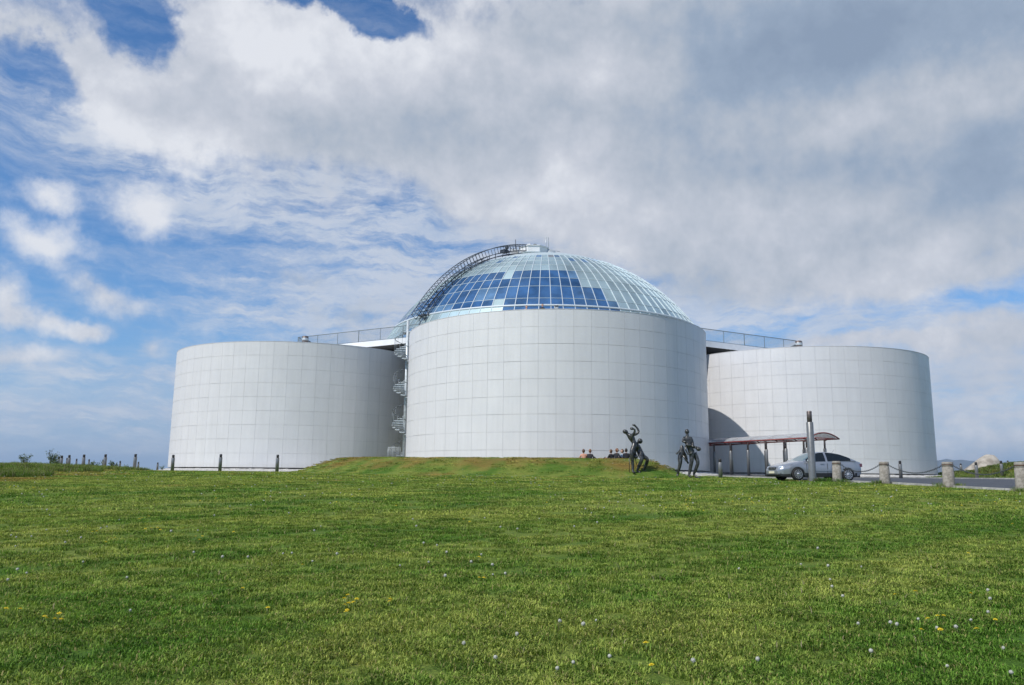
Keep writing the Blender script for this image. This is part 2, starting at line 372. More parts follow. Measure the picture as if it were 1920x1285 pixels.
# ------------------------------------------------------------------ building geometry constants
C0 = np.array([3.5652, 63.2986]); PSI = .0084; DD = 27.605; TR = 11.8; NP = 63; DTH = 2*pi/NP
B0 = C0 + DD*np.array([sin(PSI), cos(PSI)])
def tank_c(k): a = PSI+k*pi/3; return B0 - DD*np.array([sin(a), cos(a)])      # k=0 front, 1 left, -1 right
ZT, PH = 11.07, 1.1607; ZB = ZT-9*PH
DECK_T, DECK_B = 12.27, 11.76
TANKS = {k: tank_c(k) for k in range(6)}; TL, TRT = TANKS[1], TANKS[5]

# ------------------------------------------------------------------ terrain height
_py = [-60, -20, 0, 6, 12, 20, 28, 35, 40, 45, 52, 58, 64, 75, 95, 130, 200, 400, 1200]
_pz = [-4, -2.3, -1.62, -1.43, -1.06, -.63, -.31, -.13, -.03, .07, .17, .235, .27, .28, .15, -1.2, -7, -20, -32]
def sst(x, a, b):
    t = np.clip((x-a)/(b-a), 0, 1); return t*t*(3-2*t)
_gy = np.linspace(-60, 1200, 2521); _gz = np.interp(_gy, _py, _pz)
_k = np.exp(-np.linspace(-2, 2, 13)**2); _k /= _k.sum(); _gz = np.convolve(np.pad(_gz, 6, mode='edge'), _k, 'valid')
def hgt(x, y):
    x = np.asarray(x, float); y = np.asarray(y, float)
    z = np.interp(y, _gy, _gz)
    dist = np.hypot(x-4, y-60)
    z = z + np.where(dist > 75, -((dist-75)*.06), 0)*(dist < 600) + np.where(dist >= 600, -31.5, 0)
    # bank with unmown grass
    z = z + .30*np.exp(-(((x+26)/4.6)**2+((y-41)/7.5)**2))
    # grassy rise beyond the road
    z = z + 1.45*np.exp(-(((x-54)/10.)**2+((y-82)/9.)**2)) + 1.35*np.exp(-(((x-43.5)/5.)**2+((y-67.5)/5.)**2))
    # forecourt before the gap of the two tanks
    z = z + .20*np.exp(-(((x-14.5)/4.)**2+((y-61)/5.)**2))
    # mound round the front tank
    dx, dy = x-C0[0], y-C0[1]; r = np.hypot(dx, dy)
    prof = sst(r, 20.2, 16.4)*(1.06 - .30*sst(r, 15.6, 12.6))
    wob = .02*np.sin(x*.5+1)*np.sin(y*.4)
    tap = sst(x + np.maximum(0, y-52)*2.5, 11.2, 7.6)*sst(y, 82, 70)
    prof = prof*tap*(1+wob)
    return z + prof
H = lambda x, y: float(hgt(x, y))
def ground_px(px, py):
    d = ray(px, py); d = d/d.y; y = 4.
    while y < 120:
        if H(d.x*y, y) > d.z*y: break
        y += .05
    return Vector((d.x*y, y, H(d.x*y, y)))

def axis(fine, lim, far):
    a = list(np.arange(-lim, lim+.01, fine)); st = fine; v = lim
    out = []
    while v < far: st *= 1.28; v += st; out.append(v)
    return np.array([-q for q in out[::-1]]+a+out)
gx = axis(.5, 62, 15000); gy = axis(.5, 62, 15000)+40
X, Y = np.meshgrid(gx, gy); Z = hgt(X, Y)
V = np.stack([X.ravel(), Y.ravel(), Z.ravel()], 1); nx, ny = len(gx), len(gy)
ii = (np.arange(ny-1)[:, None]*nx+np.arange(nx-1)[None]).ravel()
Fq = np.stack([ii, ii+1, ii+nx+1, ii+nx], 1)
me = bpy.data.meshes.new('lawn'); me.vertices.add(len(V)); me.vertices.foreach_set('co', V.ravel())
me.loops.add(Fq.size); me.loops.foreach_set('vertex_index', Fq.ravel()); me.polygons.add(len(Fq))
me.polygons.foreach_set('loop_start', np.arange(0, Fq.size, 4)); me.polygons.foreach_set('use_smooth', np.ones(len(Fq), bool)); me.update(); me.validate()
me.materials.append(M_lawn); tag(obj('lawn_ground', me), kind='structure')

# ------------------------------------------------------------------ distant hills and plain
def ridge(name, x0, x1, y0, h0, seed, z0, depth):
    r = np.random.default_rng(seed); mb = MB(); n = 90; rows = 6
    ph = r.uniform(0, 6, 7); am = r.uniform(.3, 1, 7)
    for j in range(rows):
        t = j/(rows-1)
        for i in range(n):
            u = i/(n-1); x = x0+(x1-x0)*u
            hh = .85+sum(am[k]*sin(ph[k]+u*(3+4*k))/(2.2+1.6*k) for k in range(7))*.5
            e = min(1, u*8, (1-u)*8)
            mb.v.append((x+r.uniform(-1, 1)*depth*.02, y0+depth*(t-.5), z0+max(0, h0*hh*e)*sin(pi*t)**.8*(1+r.uniform(-.06, .06))-2))
    for j in range(rows-1):
        for i in range(n-1): mb.f.append([j*n+i, j*n+i+1, (j+1)*n+i+1, (j+1)*n+i]); mb.m.append(0); mb.sm.append(True)
    tag(mb.build(name, M_hill), kind='structure')
ridge('distant_hills', 2500, 9000, 8600, 300, 3, -36, 1600)
ridge('distant_hills', -9000, 1500, 9300, 60, 9, -36, 1500)

HAZE = 9e-5
hz = MB().box((0, 4000, 140), (26000, 26000, 360)); hm_ = bpy.data.materials.new('thin_air'); hm_.use_nodes = True
hn = hm_.node_tree; hn.nodes.clear(); pv = hn.nodes.new('ShaderNodeVolumePrincipled'); pv.inputs['Density'].default_value = HAZE; pv.inputs['Color'].default_value = (.62, .79, 1., 1); pv.inputs['Anisotropy'].default_value = .2
ho = hn.nodes.new('ShaderNodeOutputMaterial'); hn.links.new(pv.outputs[0], ho.inputs['Volume'])
tag(hz.build('haze', hm_), kind='stuff')
# ------------------------------------------------------------------ asphalt, paving, kerbs
def catmull(P, n):
    P = [np.array(p, float) for p in P]; P = [2*P[0]-P[1]]+P+[2*P[-1]-P[-2]]; out = []
    for i in range(1, len(P)-2):
        for k in range(n):
            t = k/n; a, b, c, d = P[i-1:i+3]
            out.append(.5*((2*b)+(-a+c)*t+(2*a-5*b+4*c-d)*t*t+(-a+3*b-3*c+d)*t**3))
    out.append(P[-2]); return out
edgeA = catmull([(30, 5), (23.5, 15), (19.6, 23), (17.9, 28), (17.1, 32), (16.6, 36), (15.9, 40), (15.1, 44.5), (14.5, 49), (13.7, 53), (12.6, 57)], 6)
edgeB = catmull([(70, 22), (62, 34), (54, 44), (47, 51), (41, 54.5), (35, 56.8), (30, 57.0), (26, 56.2), (22.5, 56), (19.6, 56.6), (17, 59)], 6)
def sheet(name, A, Bb, m, lift, nk=60):
    mb = MB(); n = len(A)
    for i in range(n):
        for k in range(nk+1):
            q = A[i]+(Bb[i]-A[i])*k/nk; mb.v.append((q[0], q[1], H(*q)+lift))
    for i in range(n-1):
        for k in range(nk): mb.f.append([i*(nk+1)+k, (i+1)*(nk+1)+k, (i+1)*(nk+1)+k+1, i*(nk+1)+k+1]); mb.m.append(0); mb.sm.append(True)
    return tag(mb.build(name, m), kind='structure')
sheet('asphalt_road', edgeA, edgeB, M_asphalt, .018)
# paved apron between asphalt and tanks
apA = edgeB; apB = [q + (np.array([12, 78])-q)*.0 + np.array([1.2, 2.6]) for q in edgeB]
sheet('pavement', apA, apB, M_pave, .03, 8)
court = catmull([(17, 59), (15.5, 58.5), (13.9, 58), (12.6, 57)], 4); courtB = [q+np.array([1.0, 15]) for q in court]
sheet('pavement', court, courtB, M_pave, .025, 40)
gp = catmull([(-36, 61.5), (-31, 60.3), (-26, 61), (-20, 62.2), (-14, 63)], 6)
sheet('gravel_path', gp, [q+np.array([.0, 2.2]) for q in gp], M_gravel, .02, 12)

def kerb_run(P, label, inv=1):
    root = empty('kerb', (P[0][0], P[0][1], H(*P[0])), label=label, cat='kerb')
    mb = MB(); mb.box((0, 0, 0), (.97, .15, .16)); sm = bpy.data.meshes.new('x'); bpy.data.meshes.remove(sm)
    me = mb.mesh('kerb_stone', M_kerb)
    pts = [np.array(p) for p in P]; d = 0.; pos = []
    L = [0]
    for a, b in zip(pts, pts[1:]): L.append(L[-1]+np.linalg.norm(b-a))
    s = .5
    while s < L[-1]-.4:
        i = max(k for k in range(len(L)) if L[k] <= s); i = min(i, len(pts)-2)
        t = (s-L[i])/(L[i+1]-L[i]); q = pts[i]+(pts[i+1]-pts[i])*t; dv = pts[i+1]-pts[i]
        dz = (H(*(q+dv*.1))-H(*q))/(np.linalg.norm(dv)*.1)
        o = obj('kerb_stone', me, root, (q[0]-P[0][0], q[1]-P[0][1], H(*q)+.02+random.uniform(-.008, .008)-H(*P[0])), (0, -math.atan(dz), atan2(dv[1], dv[0])+random.uniform(-.012, .012)))
        s += 1.
kerb_run(edgeA[14:], 'pale kerb between the mown lawn and the asphalt forecourt')
kerb_run(edgeB[10:], 'pale kerb on the far side of the asphalt road before the right tank')

# ------------------------------------------------------------------ tanks
def arc_panel(w, h, n=3, inset=.005, th=.010):
    """one curved cladding plate, centred on angle 0 (pointing -Y), bottom at z=0"""
    mb = MB(); g = inset/TR; a0, a1 = -w/2+g, w/2-g; ch = .005
    prof = [(TR-th, inset), (TR-ch, inset), (TR, inset+ch), (TR, h-inset-ch), (TR-ch, h-inset), (TR-th, h-inset)]
    def col(i): a = a0+(a1-a0)*i/n; return [(r*sin(a), -r*cos(a), z) for r, z in prof]
    cs = [col(i) for i in range(n+1)]
    face = [q for i in range(n+1) for q in (cs[i][2], cs[i][3])]
    mb.add(face, [[2*i, 2*i+2, 2*i+3, 2*i+1] for i in range(n)], smooth=True)
    for i in range(n):
        for j in (1, 3): mb.add([cs[i][j], cs[i+1][j], cs[i+1][j+1], cs[i][j+1]], [(0, 1, 2, 3)])
    mb.add(cs[0], [[0, 1, 2, 3, 4, 5]]); mb.add(cs[n], [[5, 4, 3, 2, 1, 0]])
    return mb
ring_pm = arc_panel(DTH, PH).mesh('panel', M_panel)
def make_tank(kx, label, seam_off, detail=True):
    c = TANKS[kx]; root = empty('storage_tank', (c[0], c[1], ZB), label=label, cat='tank')
    toc = atan2(-c[0], c[1])    # rotation so that -Y points to the camera
    core = MB(); core.lathe([(TR-.03, 0), (TR-.03, 9*PH-.02)], 126, mi=0, caps=False)
    core.lathe([(TR-.03, 9*PH-.02), (TR-.35, 9*PH-.02), (TR-.35, 9*PH-.5), (.01, 9*PH-.5)], 126, mi=1, caps=False, smooth=False)
    core.build('wall', [M_wallcore, M_white], root)
    cp = MB(); cp.lathe([(TR-.36, 9*PH), (TR+.015, 9*PH), (TR+.015, 9*PH+.03), (TR-.36, 9*PH+.03)], 126, smooth=False, caps=False).build('rim_cap', M_panel, root)
    # base recess, its wall coloured near black for the shade under the cladding
    MB().lathe([(TR-.30, -.65), (TR-.30, 0)], 96, caps=False).build('base_recess', M_plastic, root)
    rest = MB(); single = arc_panel(DTH, PH)
    half = 14 if detail else 0
    for j in range(9):
        for i in range(NP):
            ii = i-NP//2
            phi = toc + ii*DTH + DTH/2 - seam_off
            if detail and -half <= ii < half:
                o = obj('panel', ring_pm, root, (0, 0, j*PH), (random.uniform(-.0012, .0012)*.3, 0, phi))
            else:
                ca, sa = cos(phi), sin(phi); b = len(rest.v)
                rest.v += [(x*ca-y*sa, x*sa+y*ca, z+j*PH) for x, y, z in single.v]
                rest.f += [[b+q for q in f] for f in single.f]; rest.m += single.m; rest.sm += single.sm
    tag(rest.build('panels', M_panel, root), kind='stuff')
    # sloping band of white gravel at the foot
    g = MB(); n = 300; rr = [TR-.25, TR+.15, TR+.5, TR+.9, TR+1.3]
    for i in range(n):
        a = 2*pi*i/n
        for q, r in enumerate(rr):
            x, y = c[0]+r*cos(a), c[1]+r*sin(a); t = q/4
            top = ZB-.05; gz = H(x, y)-.03
            z = top*(1-t)+gz*t if top > gz else gz
            z += (random.uniform(-.035, .045) if 0 < q < 4 else 0)
            g.v.append((x-c[0], y-c[1], z-ZB))
    for i in range(n):
        for q in range(4): g.f.append([i*5+q, i*5+q+1, ((i+1) % n)*5+q+1, ((i+1) % n)*5+q]); g.m.append(0); g.sm.append(False)
    g.build('gravel_skirt', M_gravel, root)
    return root
make_tank(0, 'large pale grey clad tank in front, on the grass mound below the dome', .0)
make_tank(1, 'pale grey clad tank on the left with its right side in shade', .03)
make_tank(5, 'pale grey clad tank on the right, behind the silver car and the canopy', .05)
for k_, l_ in ((2, 'grey clad tank at the back left behind the dome'), (3, 'grey clad tank at the very back of the ring'), (4, 'grey clad tank at the back right behind the dome')):
    make_tank(k_, l_, 0, False)

# ------------------------------------------------------------------ lobby core and viewing deck
root = empty('glazed_lobby', (B0[0], B0[1], .3), label='dark glazed lobby in the middle of the ring of tanks, seen in the gaps', cat='building')
mb = MB(); mb.lathe([(15.3, -.3), (15.3, 11.2)], 72, caps=False, smooth=False); mb.build('glass_wall', M_coreglass, root)
for i in range(36):
    a = 2*pi*i/36; MB().box((15.36*cos(a), 15.36*sin(a), 5.4), (.14, .12, 11.), rz=a).build('mullion', M_steel, root)

AP = DD*cos(pi/6)+.9; RV = AP/cos(pi/6)
droot = empty('viewing_deck', (B0[0], B0[1], DECK_B), label='white hexagonal viewing deck under the dome with mesh railings', cat='deck')
vx = [(-RV*sin(PSI+k*pi/3), -RV*cos(PSI+k*pi/3)) for k in range(6)]
mb = MB(); n6 = 6; hh = DECK_T-DECK_B
vs = [(x, y, 0) for x, y in vx]+[(x, y, hh) for x, y in vx]
mb.add(vs, [[5, 4, 3, 2, 1, 0]], 1); mb.add(vs, [[6, 7, 8, 9, 10, 11]], 0)
mb.build('deck_slab', [M_pave, M_soffit], droot)
for k in range(6):
    a, b = vx[k], vx[(k+1) % 6]; m_ = ((a[0]+b[0])/2, (a[1]+b[1])/2); d = atan2(b[1]-a[1], b[0]-a[0]); L_ = hypot(b[0]-a[0], b[1]-a[1])
    nx_, ny_ = m_[0]/hypot(*m_), m_[1]/hypot(*m_)
    MB().box((m_[0]+nx_*.03, m_[1]+ny_*.03, hh/2), (L_+.03, .06, hh+.01), rz=d).build('fascia', M_white, droot)
    if k in (2, 3): continue
    # railing along this edge
    ins = -.12; a2 = (a[0]+nx_*ins, a[1]+ny_*ins); b2 = (b[0]+nx_*ins, b[1]+ny_*ins)
    z0 = hh
    tr = MB(); tr.tube([(a2[0], a2[1], z0+1.15), (b2[0], b2[1], z0+1.15)], .035, 8); tr.build('top_rail', M_rail, droot)
    br = MB(); br.tube([(a2[0], a2[1], z0+.08), (b2[0], b2[1], z0+.08)], .02, 6); br.build('bottom_rail', M_rail, droot)
    nb = int(L_/.115); mbb = MB()
    for i in range(nb):
        t = (i+.5)/nb; mbb.box((a2[0]+(b2[0]-a2[0])*t, a2[1]+(b2[1]-a2[1])*t, z0+.61), (.012, .012, 1.06), rz=d)
    tag(mbb.build('balusters', M_rail, droot), kind='stuff')
    npst = int(L_/2.4)
    for i in range(npst+1):
        t = i/npst; MB().box((a2[0]+(b2[0]-a2[0])*t, a2[1]+(b2[1]-a2[1])*t, z0+.57), (.03, .05, 1.14), rz=d).build('post', M_rail, droot)
# searchlight drums on the two side corners
def drum(x, y, sgn, label):
    r_ = empty('searchlight', (x, y, DECK_T), label=label, cat='lamp')
    MB().lathe([(.27, .42), (.30, .46), (.30, 1.02), (.27, 1.06)], 20).build('drum', M_caprust, r_)
    MB().lathe([(.305, .62), (.315, .64), (.315, .84), (.305, .86)], 20, caps=False).build('band', M_steel, r_)
    MB().lathe([(.08, 0), (.08, .42)], 10).build('stand', M_steel, r_)
    MB().tube([(sgn*.3, .05, .62), (sgn*1.25, .25, .05)], .05, 6).build('strut', M_darksteel, r_)
drum(-20.05, 75.7, 1, 'drum shaped searchlight at the left end of the deck railing')
drum(27.75, 75.6, -1, 'drum shaped searchlight at the right end of the deck railing')

# ------------------------------------------------------------------ dome
ZD, RHO, NR = 4.6083, 20.9514, 96
dome = empty('glass_dome', (B0[0], B0[1], ZD), label='segmented glass dome with blue and pale mirrored panes above the tanks', cat='dome')
RAZ0 = radians(-.47)
rows = [17, 21.2, 25.4, 29.5, 33.4, 36.2, 41.4, 45.5, 50.0, 53.8, 57.4, 61, 64.4]
def sp(r, lat, a): return Vector((r*cos(lat)*sin(a), -r*cos(lat)*cos(a), r*sin(lat)))
def pane_box(l0, l1, a0, a1, r=RHO, th=.03, gap=.02):
    g = gap/r; ga = gap/(r*cos(l0)); ga1 = gap/(r*cos(l1))
    vs = []
    for rr in (r-th, r): vs += [sp(rr, l0+g, a0+ga), sp(rr, l0+g, a1-ga), sp(rr, l1-g, a1-ga1), sp(rr, l1-g, a0+ga1)]
    return vs, [(0, 3, 2, 1), (4, 5, 6, 7), (0, 1, 5, 4), (1, 2, 6, 5), (2, 3, 7, 6), (3, 0, 4, 7)]
da = 2*pi/NR
def kind(a, j):
    """which glass sits in the bay at azimuth a (degrees, right positive) and row j"""
    r0 = rows[j]; nzv = (sin(a*12.9898+j*78.233)*43758.5453) % 1
    if r0 == 61 and 0 < a < 4: return 3
    if r0 >= 53: return 2 if (r0 >= 57 and nzv < .2) else 0
    if r0 == 50.0: return 0
    if r0 == 45.5:
        if -19 < a < -14.6 or a > 11: return 0
        if a > 6.6: return 2
        return (1 if a > -44 else (2 if a > -54 else 0))
    if r0 == 41.4:
        return 0 if a > 11 else (1 if a > -52 else 0)
    if r0 == 36.2:
        if a > 18.6: return 0
        if -25.5 < a < -20: return 2
        return 1 if (a > -60 or -74 < a < -66) else 0
    if r0 == 33.4:
        if a > 22.6: return 0
        if a > 18.6: return 2
        if -19 < a < -15: return 0
        if a < -36 and a > -56: return 2
        return 1 if a > -62 else (1 if a > -76 else 0)
    if r0 == 29.5: return 1 if -16 < a < 22 else 0
    return 2 if nzv < .35 else 0
PM = [M_pale, M_dark, M_mid, M_grey]
row_me = {}
for j in range(len(rows)-1):
    l0, l1 = radians(rows[j]), radians(rows[j+1])
    vs, fs = pane_box(l0, l1, 0, da); row_me[j] = MB().add(vs, fs).mesh('pane', M_pale)
cand = []
for j in range(len(rows)-1):
    for i in range(NR):
        a = RAZ0+i*da; am = (degrees(a+da/2)+180) % 360-180; lat = radians((rows[j]+rows[j+1])/2)
        n = sp(1, lat, radians(am)); p = sp(RHO, lat, radians(am))+Vector((B0[0], B0[1], ZD)); vdir = -p.normalized()
        area = n.dot(vdir)*cos(lat)*(rows[j+1]-rows[j])
        if rows[j] < 33: area *= .0 if abs(am) < 38 else .6
        cand.append((area, j, i, am))
cand.sort(reverse=True)
restm = MB()
for idx, (ar, j, i, am) in enumerate(cand):
    k = kind(am, j)
    if idx < 300:
        o = obj('pane', row_me[j], dome, (0, 0, 0), (0, 0, RAZ0+i*da))
        if k: o.material_slots[0].link = 'OBJECT'; o.material_slots[0].material = PM[k]
    else:
        a0 = RAZ0+i*da; vs, fs = pane_box(radians(rows[j]), radians(rows[j+1]), a0, a0+da); restm.add(vs, fs, k)
tag(restm.build('panes', PM, dome), kind='stuff')
# ribs
def rib_mesh(l0, l1, n, wd, hh, r0):
    mb = MB(); base = []
    for i in range(n+1):
        l = radians(l0+(l1-l0)*i/n); c = cos(l)
        for r, s_ in ((r0-hh, -1), (r0-hh, 1), (r0+.05, 1), (r0+.05, -1)):
            p = sp(r, l, 0); mb.v.append((p.x+s_*wd/2, p.y, p.z))
    for i in range(n):
        for k in range(4): mb.f.append([i*4+k, i*4+(k+1) % 4, (i+1)*4+(k+1) % 4, (i+1)*4+k]); mb.m.append(0); mb.sm.append(False)
    return mb
rme = rib_mesh(17, 64.4, 14, .058, .14, RHO).mesh('rib', M_mull)
for i in range(NR): obj('rib', rme, dome, (0, 0, 0), (0, 0, RAZ0+i*da))
for j, l in enumerate(rows):
    r_ = RHO*cos(radians(l)); z_ = RHO*sin(radians(l)); big_ = l == 33.4
    mb = MB(); pts = [(r_*cos(2*pi*k/192), r_*sin(2*pi*k/192), z_) for k in range(192)]
    mb.tube(pts, .13 if big_ else .032, 6, closed=True); mb.build('ring', M_mull if big_ else M_mullp, dome)
# metal band between glass and turret, then the cap
capr = [(RHO*cos(radians(l)), RHO*sin(radians(l))) for l in (64.4, 68, 72, 76, 80)]
MB().lathe(capr+[(.05, capr[-1][1]+.1)], 96, caps=False).build('cap_cladding', M_mullp, dome)
zt = capr[-1][1]
tur = empty('roof_turret', (B0[0]-1.4, B0[1]-1.5, ZD+zt+.05), label='small white rooftop cabin at the crown of the dome', cat='turret')
def prism(n, r, z0, z1, c=(0, 0), rot=0., mi=0, sy=1.):
    mb = MB(); pts = [(c[0]+r*cos(rot+2*pi*k/n), c[1]+sy*r*sin(rot+2*pi*k/n)) for k in range(n)]
    mb.add([(x, y, z0) for x, y in pts]+[(x, y, z1) for x, y in pts], [[(k), (k+1) % n, n+(k+1) % n, n+k] for k in range(n)]+[list(range(n))[::-1], [n+k for k in range(n)]], mi); return mb
prism(8, 1.75, -.10, 1.0, rot=pi/8).build('cabin', M_white, tur)
prism(8, 1.86, 1.0, 1.08, rot=pi/8).build('cabin_roof', M_white, tur)
prism(8, 2.0, .18, .25, rot=pi/8).build('ledge', M_mullp, tur)
hm = MB(); hm.lathe([(.42*cos(radians(t)), .42*sin(radians(t))) for t in (0, 15, 30, 45, 60, 75, 89)], 20); hm.build('hatch_dome', M_plastic, tur, (.15, -.6, 1.08))
prism(4, .3, 1.08, 1.55, c=(-.5, -.3), rot=.4).build('housing', M_white, tur)
vd = MB(); vd.lathe([(1.15*cos(radians(t)), 1.15*sin(radians(t))) for t in (0, 15, 30, 45, 60, 75, 89)], 24); vd.build('vent_hood', M_steel, tur, (1.75, .2, .0))
MB().tube([(1.45, -.1, .9), (1.45, -.1, 2.5)], .05, 6).build('mast', M_steel, tur)
MB().tube([(1.75, -.1, .9), (1.75, -.1, 2.45), (1.40, -.1, 2.52)], .035, 6).build('mast', M_steel, tur)
MB().tube([(1.8, 0, 1.0), (3.1, 0, .78)], .03, 6).build('aerial', M_steel, tur)
MB().box((-1.95, -.3, .35), (1.5, 1.2, .75)).build('annex', M_white, tur)
MB().tube([(-2.1, -.3, .72), (-2.1, -.3, 2.1)], .04, 6).build('aerial', M_darksteel, tur)
e_ = MB(); e_.lathe([(.05, -.2), (.22, -.1), (.24, .1), (.05, .2)], 12, M=Matrix.Rotation(pi/2, 3, 'X')); e_.build('floodlight', M_darksteel, tur, (-3.1, -.3, 1.1))
MB().tube([(-3.1, -.3, .3), (-3.1, -.3, 1.0)], .05, 6).build('floodlight_stand', M_darksteel, tur)
MB().tube([(-2.8, -.3, 1.3), (-2.5, -.3, .9), (-2.2, -.3, 1.0)], .04, 6).build('bracket', M_darksteel, tur)
# maintenance gantry ladder over the glass
lad = empty('maintenance_gantry', (B0[0], B0[1], ZD), label='curved dark steel gantry ladder running over the left side of the dome', cat='gantry')
LA = radians(-45.6)
def gp_(r, lat, off):     # point on the gantry, off metres sideways
    p = sp(r, radians(lat), 0); p.x += off
    return Matrix.Rotation(LA, 3, 'Z')@p if False else Vector((p.x*cos(LA)-p.y*sin(LA), p.x*sin(LA)+p.y*cos(LA), p.z))
lats = [31+(84-31)*i/40 for i in range(41)]
for r_, nm in ((RHO+1.20, 'top_chord'), (RHO+.50, 'bottom_chord')):
    for off in (-.5, .5): MB().tube([gp_(r_, l, off) for l in lats], .036, 6).build(nm, M_darksteel, lad)
for i, l in enumerate(lats):
    mb = MB(); q = [gp_(RHO+1.20, l, -.5), gp_(RHO+1.20, l, .5), gp_(RHO+.5, l, .5), gp_(RHO+.5, l, -.5)]
    mb.tube(q, .03, 5, closed=True); mb.build('rung', M_darksteel, lad)
    if i % 2 == 0 and l < 64 and i < 40:
        mb = MB(); l2 = lats[i+1]; mb.tube([gp_(RHO+.5, l, -.62), gp_(RHO+.06, l2, 0), gp_(RHO+.5, l, .62)], .03, 5); mb.build('brace', M_darksteel, lad)
for off in (-.42, .42): MB().tube([gp_(RHO+.18, l, off) for l in lats[:-4]], .05, 6).build('runway_rail', M_darksteel, lad)
for l in (33, 37, 41.5, 46, 50.5, 55, 60, 66, 72):
    mb = MB(); 
    for off in (-.5, .5): mb.tube([gp_(RHO, l, off), gp_(RHO+.55, l+.8, off)], .04, 5)
    mb.build('bracket', M_darksteel, lad)
MB().box(gp_(RHO+.35, 32.5, 0), (.9, .4, .16), rz=LA).build('drive_unit', M_darksteel, lad)
MB().box(gp_(RHO+.6, 72, 0), (.7, .7, .3), rz=LA).build('trolley', M_darksteel, lad)

# ------------------------------------------------------------------ spiral stair
SX, SY = -8.97, 67.0; zg = H(SX, SY)
st = empty('spiral_stair', (SX, SY, zg), label='galvanised spiral stair between the left tank and the front tank', cat='staircase')
ztop = DECK_T-zg
MB().tube([(0, 0, 0), (0, 0, 13.25-zg)], .125, 12).build('column', M_steel, st)
PITCH = 3.09; NS = 15; stepz = PITCH/NS; n_tr = int(ztop/stepz)
z_ref = 8.2-zg         # at this height the tread points to +Y (back) and turns left while going down
def sang(z): return pi/2 + (z_ref-z)/PITCH*2*pi
tmb = MB(); aw = 2*pi/NS*.50
tmb.add([(.12, -.05, 0), (1.08*cos(-aw), 1.08*sin(-aw), 0), (1.1, 0, 0), (1.08*cos(aw), 1.08*sin(aw), 0), (.12, .05, 0)]+[(.12, -.05, .065), (1.08*cos(-aw), 1.08*sin(-aw), .065), (1.1, 0, .065), (1.08*cos(aw), 1.08*sin(aw), .065), (.12, .05, .065)],
        [(4, 3, 2, 1, 0), (5, 6, 7, 8, 9), (0, 1, 6, 5), (1, 2, 7, 6), (2, 3, 8, 7), (3, 4, 9, 8), (4, 0, 5, 9)])
tmb.box((.6, 0, -.03), (1.0, .05, .05))
tme = tmb.mesh('tread', M_steel); bme = MB().tube([(0, 0, 0), (0, 0, 1.15)], .014, 5).mesh('baluster', M_rail)
hp = []
for i in range(n_tr+1):
    z = ztop-.02-i*stepz
    if z < .1: break
    a = sang(z); o = obj('tread', tme, st, (0, 0, z), (0, 0, a))
    for q in (0,):
        aa = a+q*2*pi/NS*.8; obj('baluster', bme, st, (1.08*cos(aa), 1.08*sin(aa), z+.02))
    for q in (-.5, 0): hp.append((1.08*cos(a-q*2*pi/NS), 1.08*sin(a-q*2*pi/NS), z+1.17-q*-stepz))
MB().tube(hp, .026, 6).build('handrail', M_rail, st)
MB().tube([(x, y, z-1.15) for x, y, z in hp], .022, 6).build('stringer', M_steel, st)
gt = MB(); gx0 = -1.15
for i in range(10): gt.tube([(gx0+i*.11, -1.1, 1.15), (gx0+i*.11, -1.1, 2.1)], .012, 5)
gt.tube([(gx0, -1.1, 2.1), (gx0+1.05, -1.1, 2.1)], .025, 6); gt.tube([(gx0, -1.1, 1.0), (gx0, -1.1, 2.1)], .025, 6)
gt.build('gate', M_steel, st)
pl = MB(); pl.box((.35, .55, ztop-.02), (1.6, 1.3, .05)); pl.build('landing', M_steel, st)

# ------------------------------------------------------------------ entrance canopy
ca = empty('entrance_canopy', (20.07, 51.0, H(20.07, 51)), label='long arched glass canopy with dark red frame before the right tank', cat='canopy')
cz = H(20.07, 51); axv = Vector((-.41, .912, 0)); nv = Vector((.912, .41, 0))
EZ, CZ_ = 2.68, 3.03; W = 1.27; BAY = 1.85; NBY = 11
def cp_(s, t):      # s along, t in -1..1 across
    p = axv*s + nv*(W*t); z = EZ+(CZ_-EZ)*(1-t*t); return Vector((p.x, p.y, z-cz))
tt = [-1+2*i/12 for i in range(13)]
for b in range(NBY+1):
    MB().tube([cp_(b*BAY, t) for t in tt], .038, 6).build('arch', M_red, ca)
    if b in (0,) or b % 2 == 0: MB().tube([cp_(b*BAY, -1), cp_(b*BAY, 1)], .03, 6).build('tie', M_red, ca)
for sg in (-1, 1): MB().tube([cp_(0, sg), cp_(NBY*BAY, sg)], .045, 6).build('eaves_beam', M_red, ca)
for b in range(NBY):
    mb = MB(); vs = []
    for s_ in (b*BAY+.04, (b+1)*BAY-.04):
        for t in tt: p = cp_(s_, t*.985); vs.append((p.x, p.y, p.z+.045))
        for t in tt: p = cp_(s_, t*.985); vs.append((p.x, p.y, p.z+.055))
    k = 13; fs = []
    for i in range(k-1): fs += [(i, i+1, 2*k+i+1, 2*k+i), (k+i, 3*k+i, 3*k+i+1, k+i+1)]
    mb.add(vs, fs, smooth=True); mb.build('roof_panel', M_canroof, ca)
for row, s0 in ((.75, .95), (-.75, .6)):
    for b in range(6):
        s_ = s0+b*BAY; p = axv*s_+nv*(W*row); gx_, gy_ = 20.07+p.x, 51+p.y; g0 = H(gx_, gy_)-cz
        o = MB().lathe([(.10, g0-.05), (.10, EZ-cz-.62), (.085, EZ-cz-.60)], 14, c=(p.x, p.y, 0)).build('post', M_brushed, ca)
        MB().lathe([(.062, EZ-cz-.60), (.062, EZ-cz-.06)], 12, c=(p.x, p.y, 0)).build('neck', M_caprust, o)
        MB().tube([p+Vector((0, 0, EZ-cz-.1)), cp_(s_, 1 if row > 0 else -1)], .03, 5).build('bracket', M_red, o)
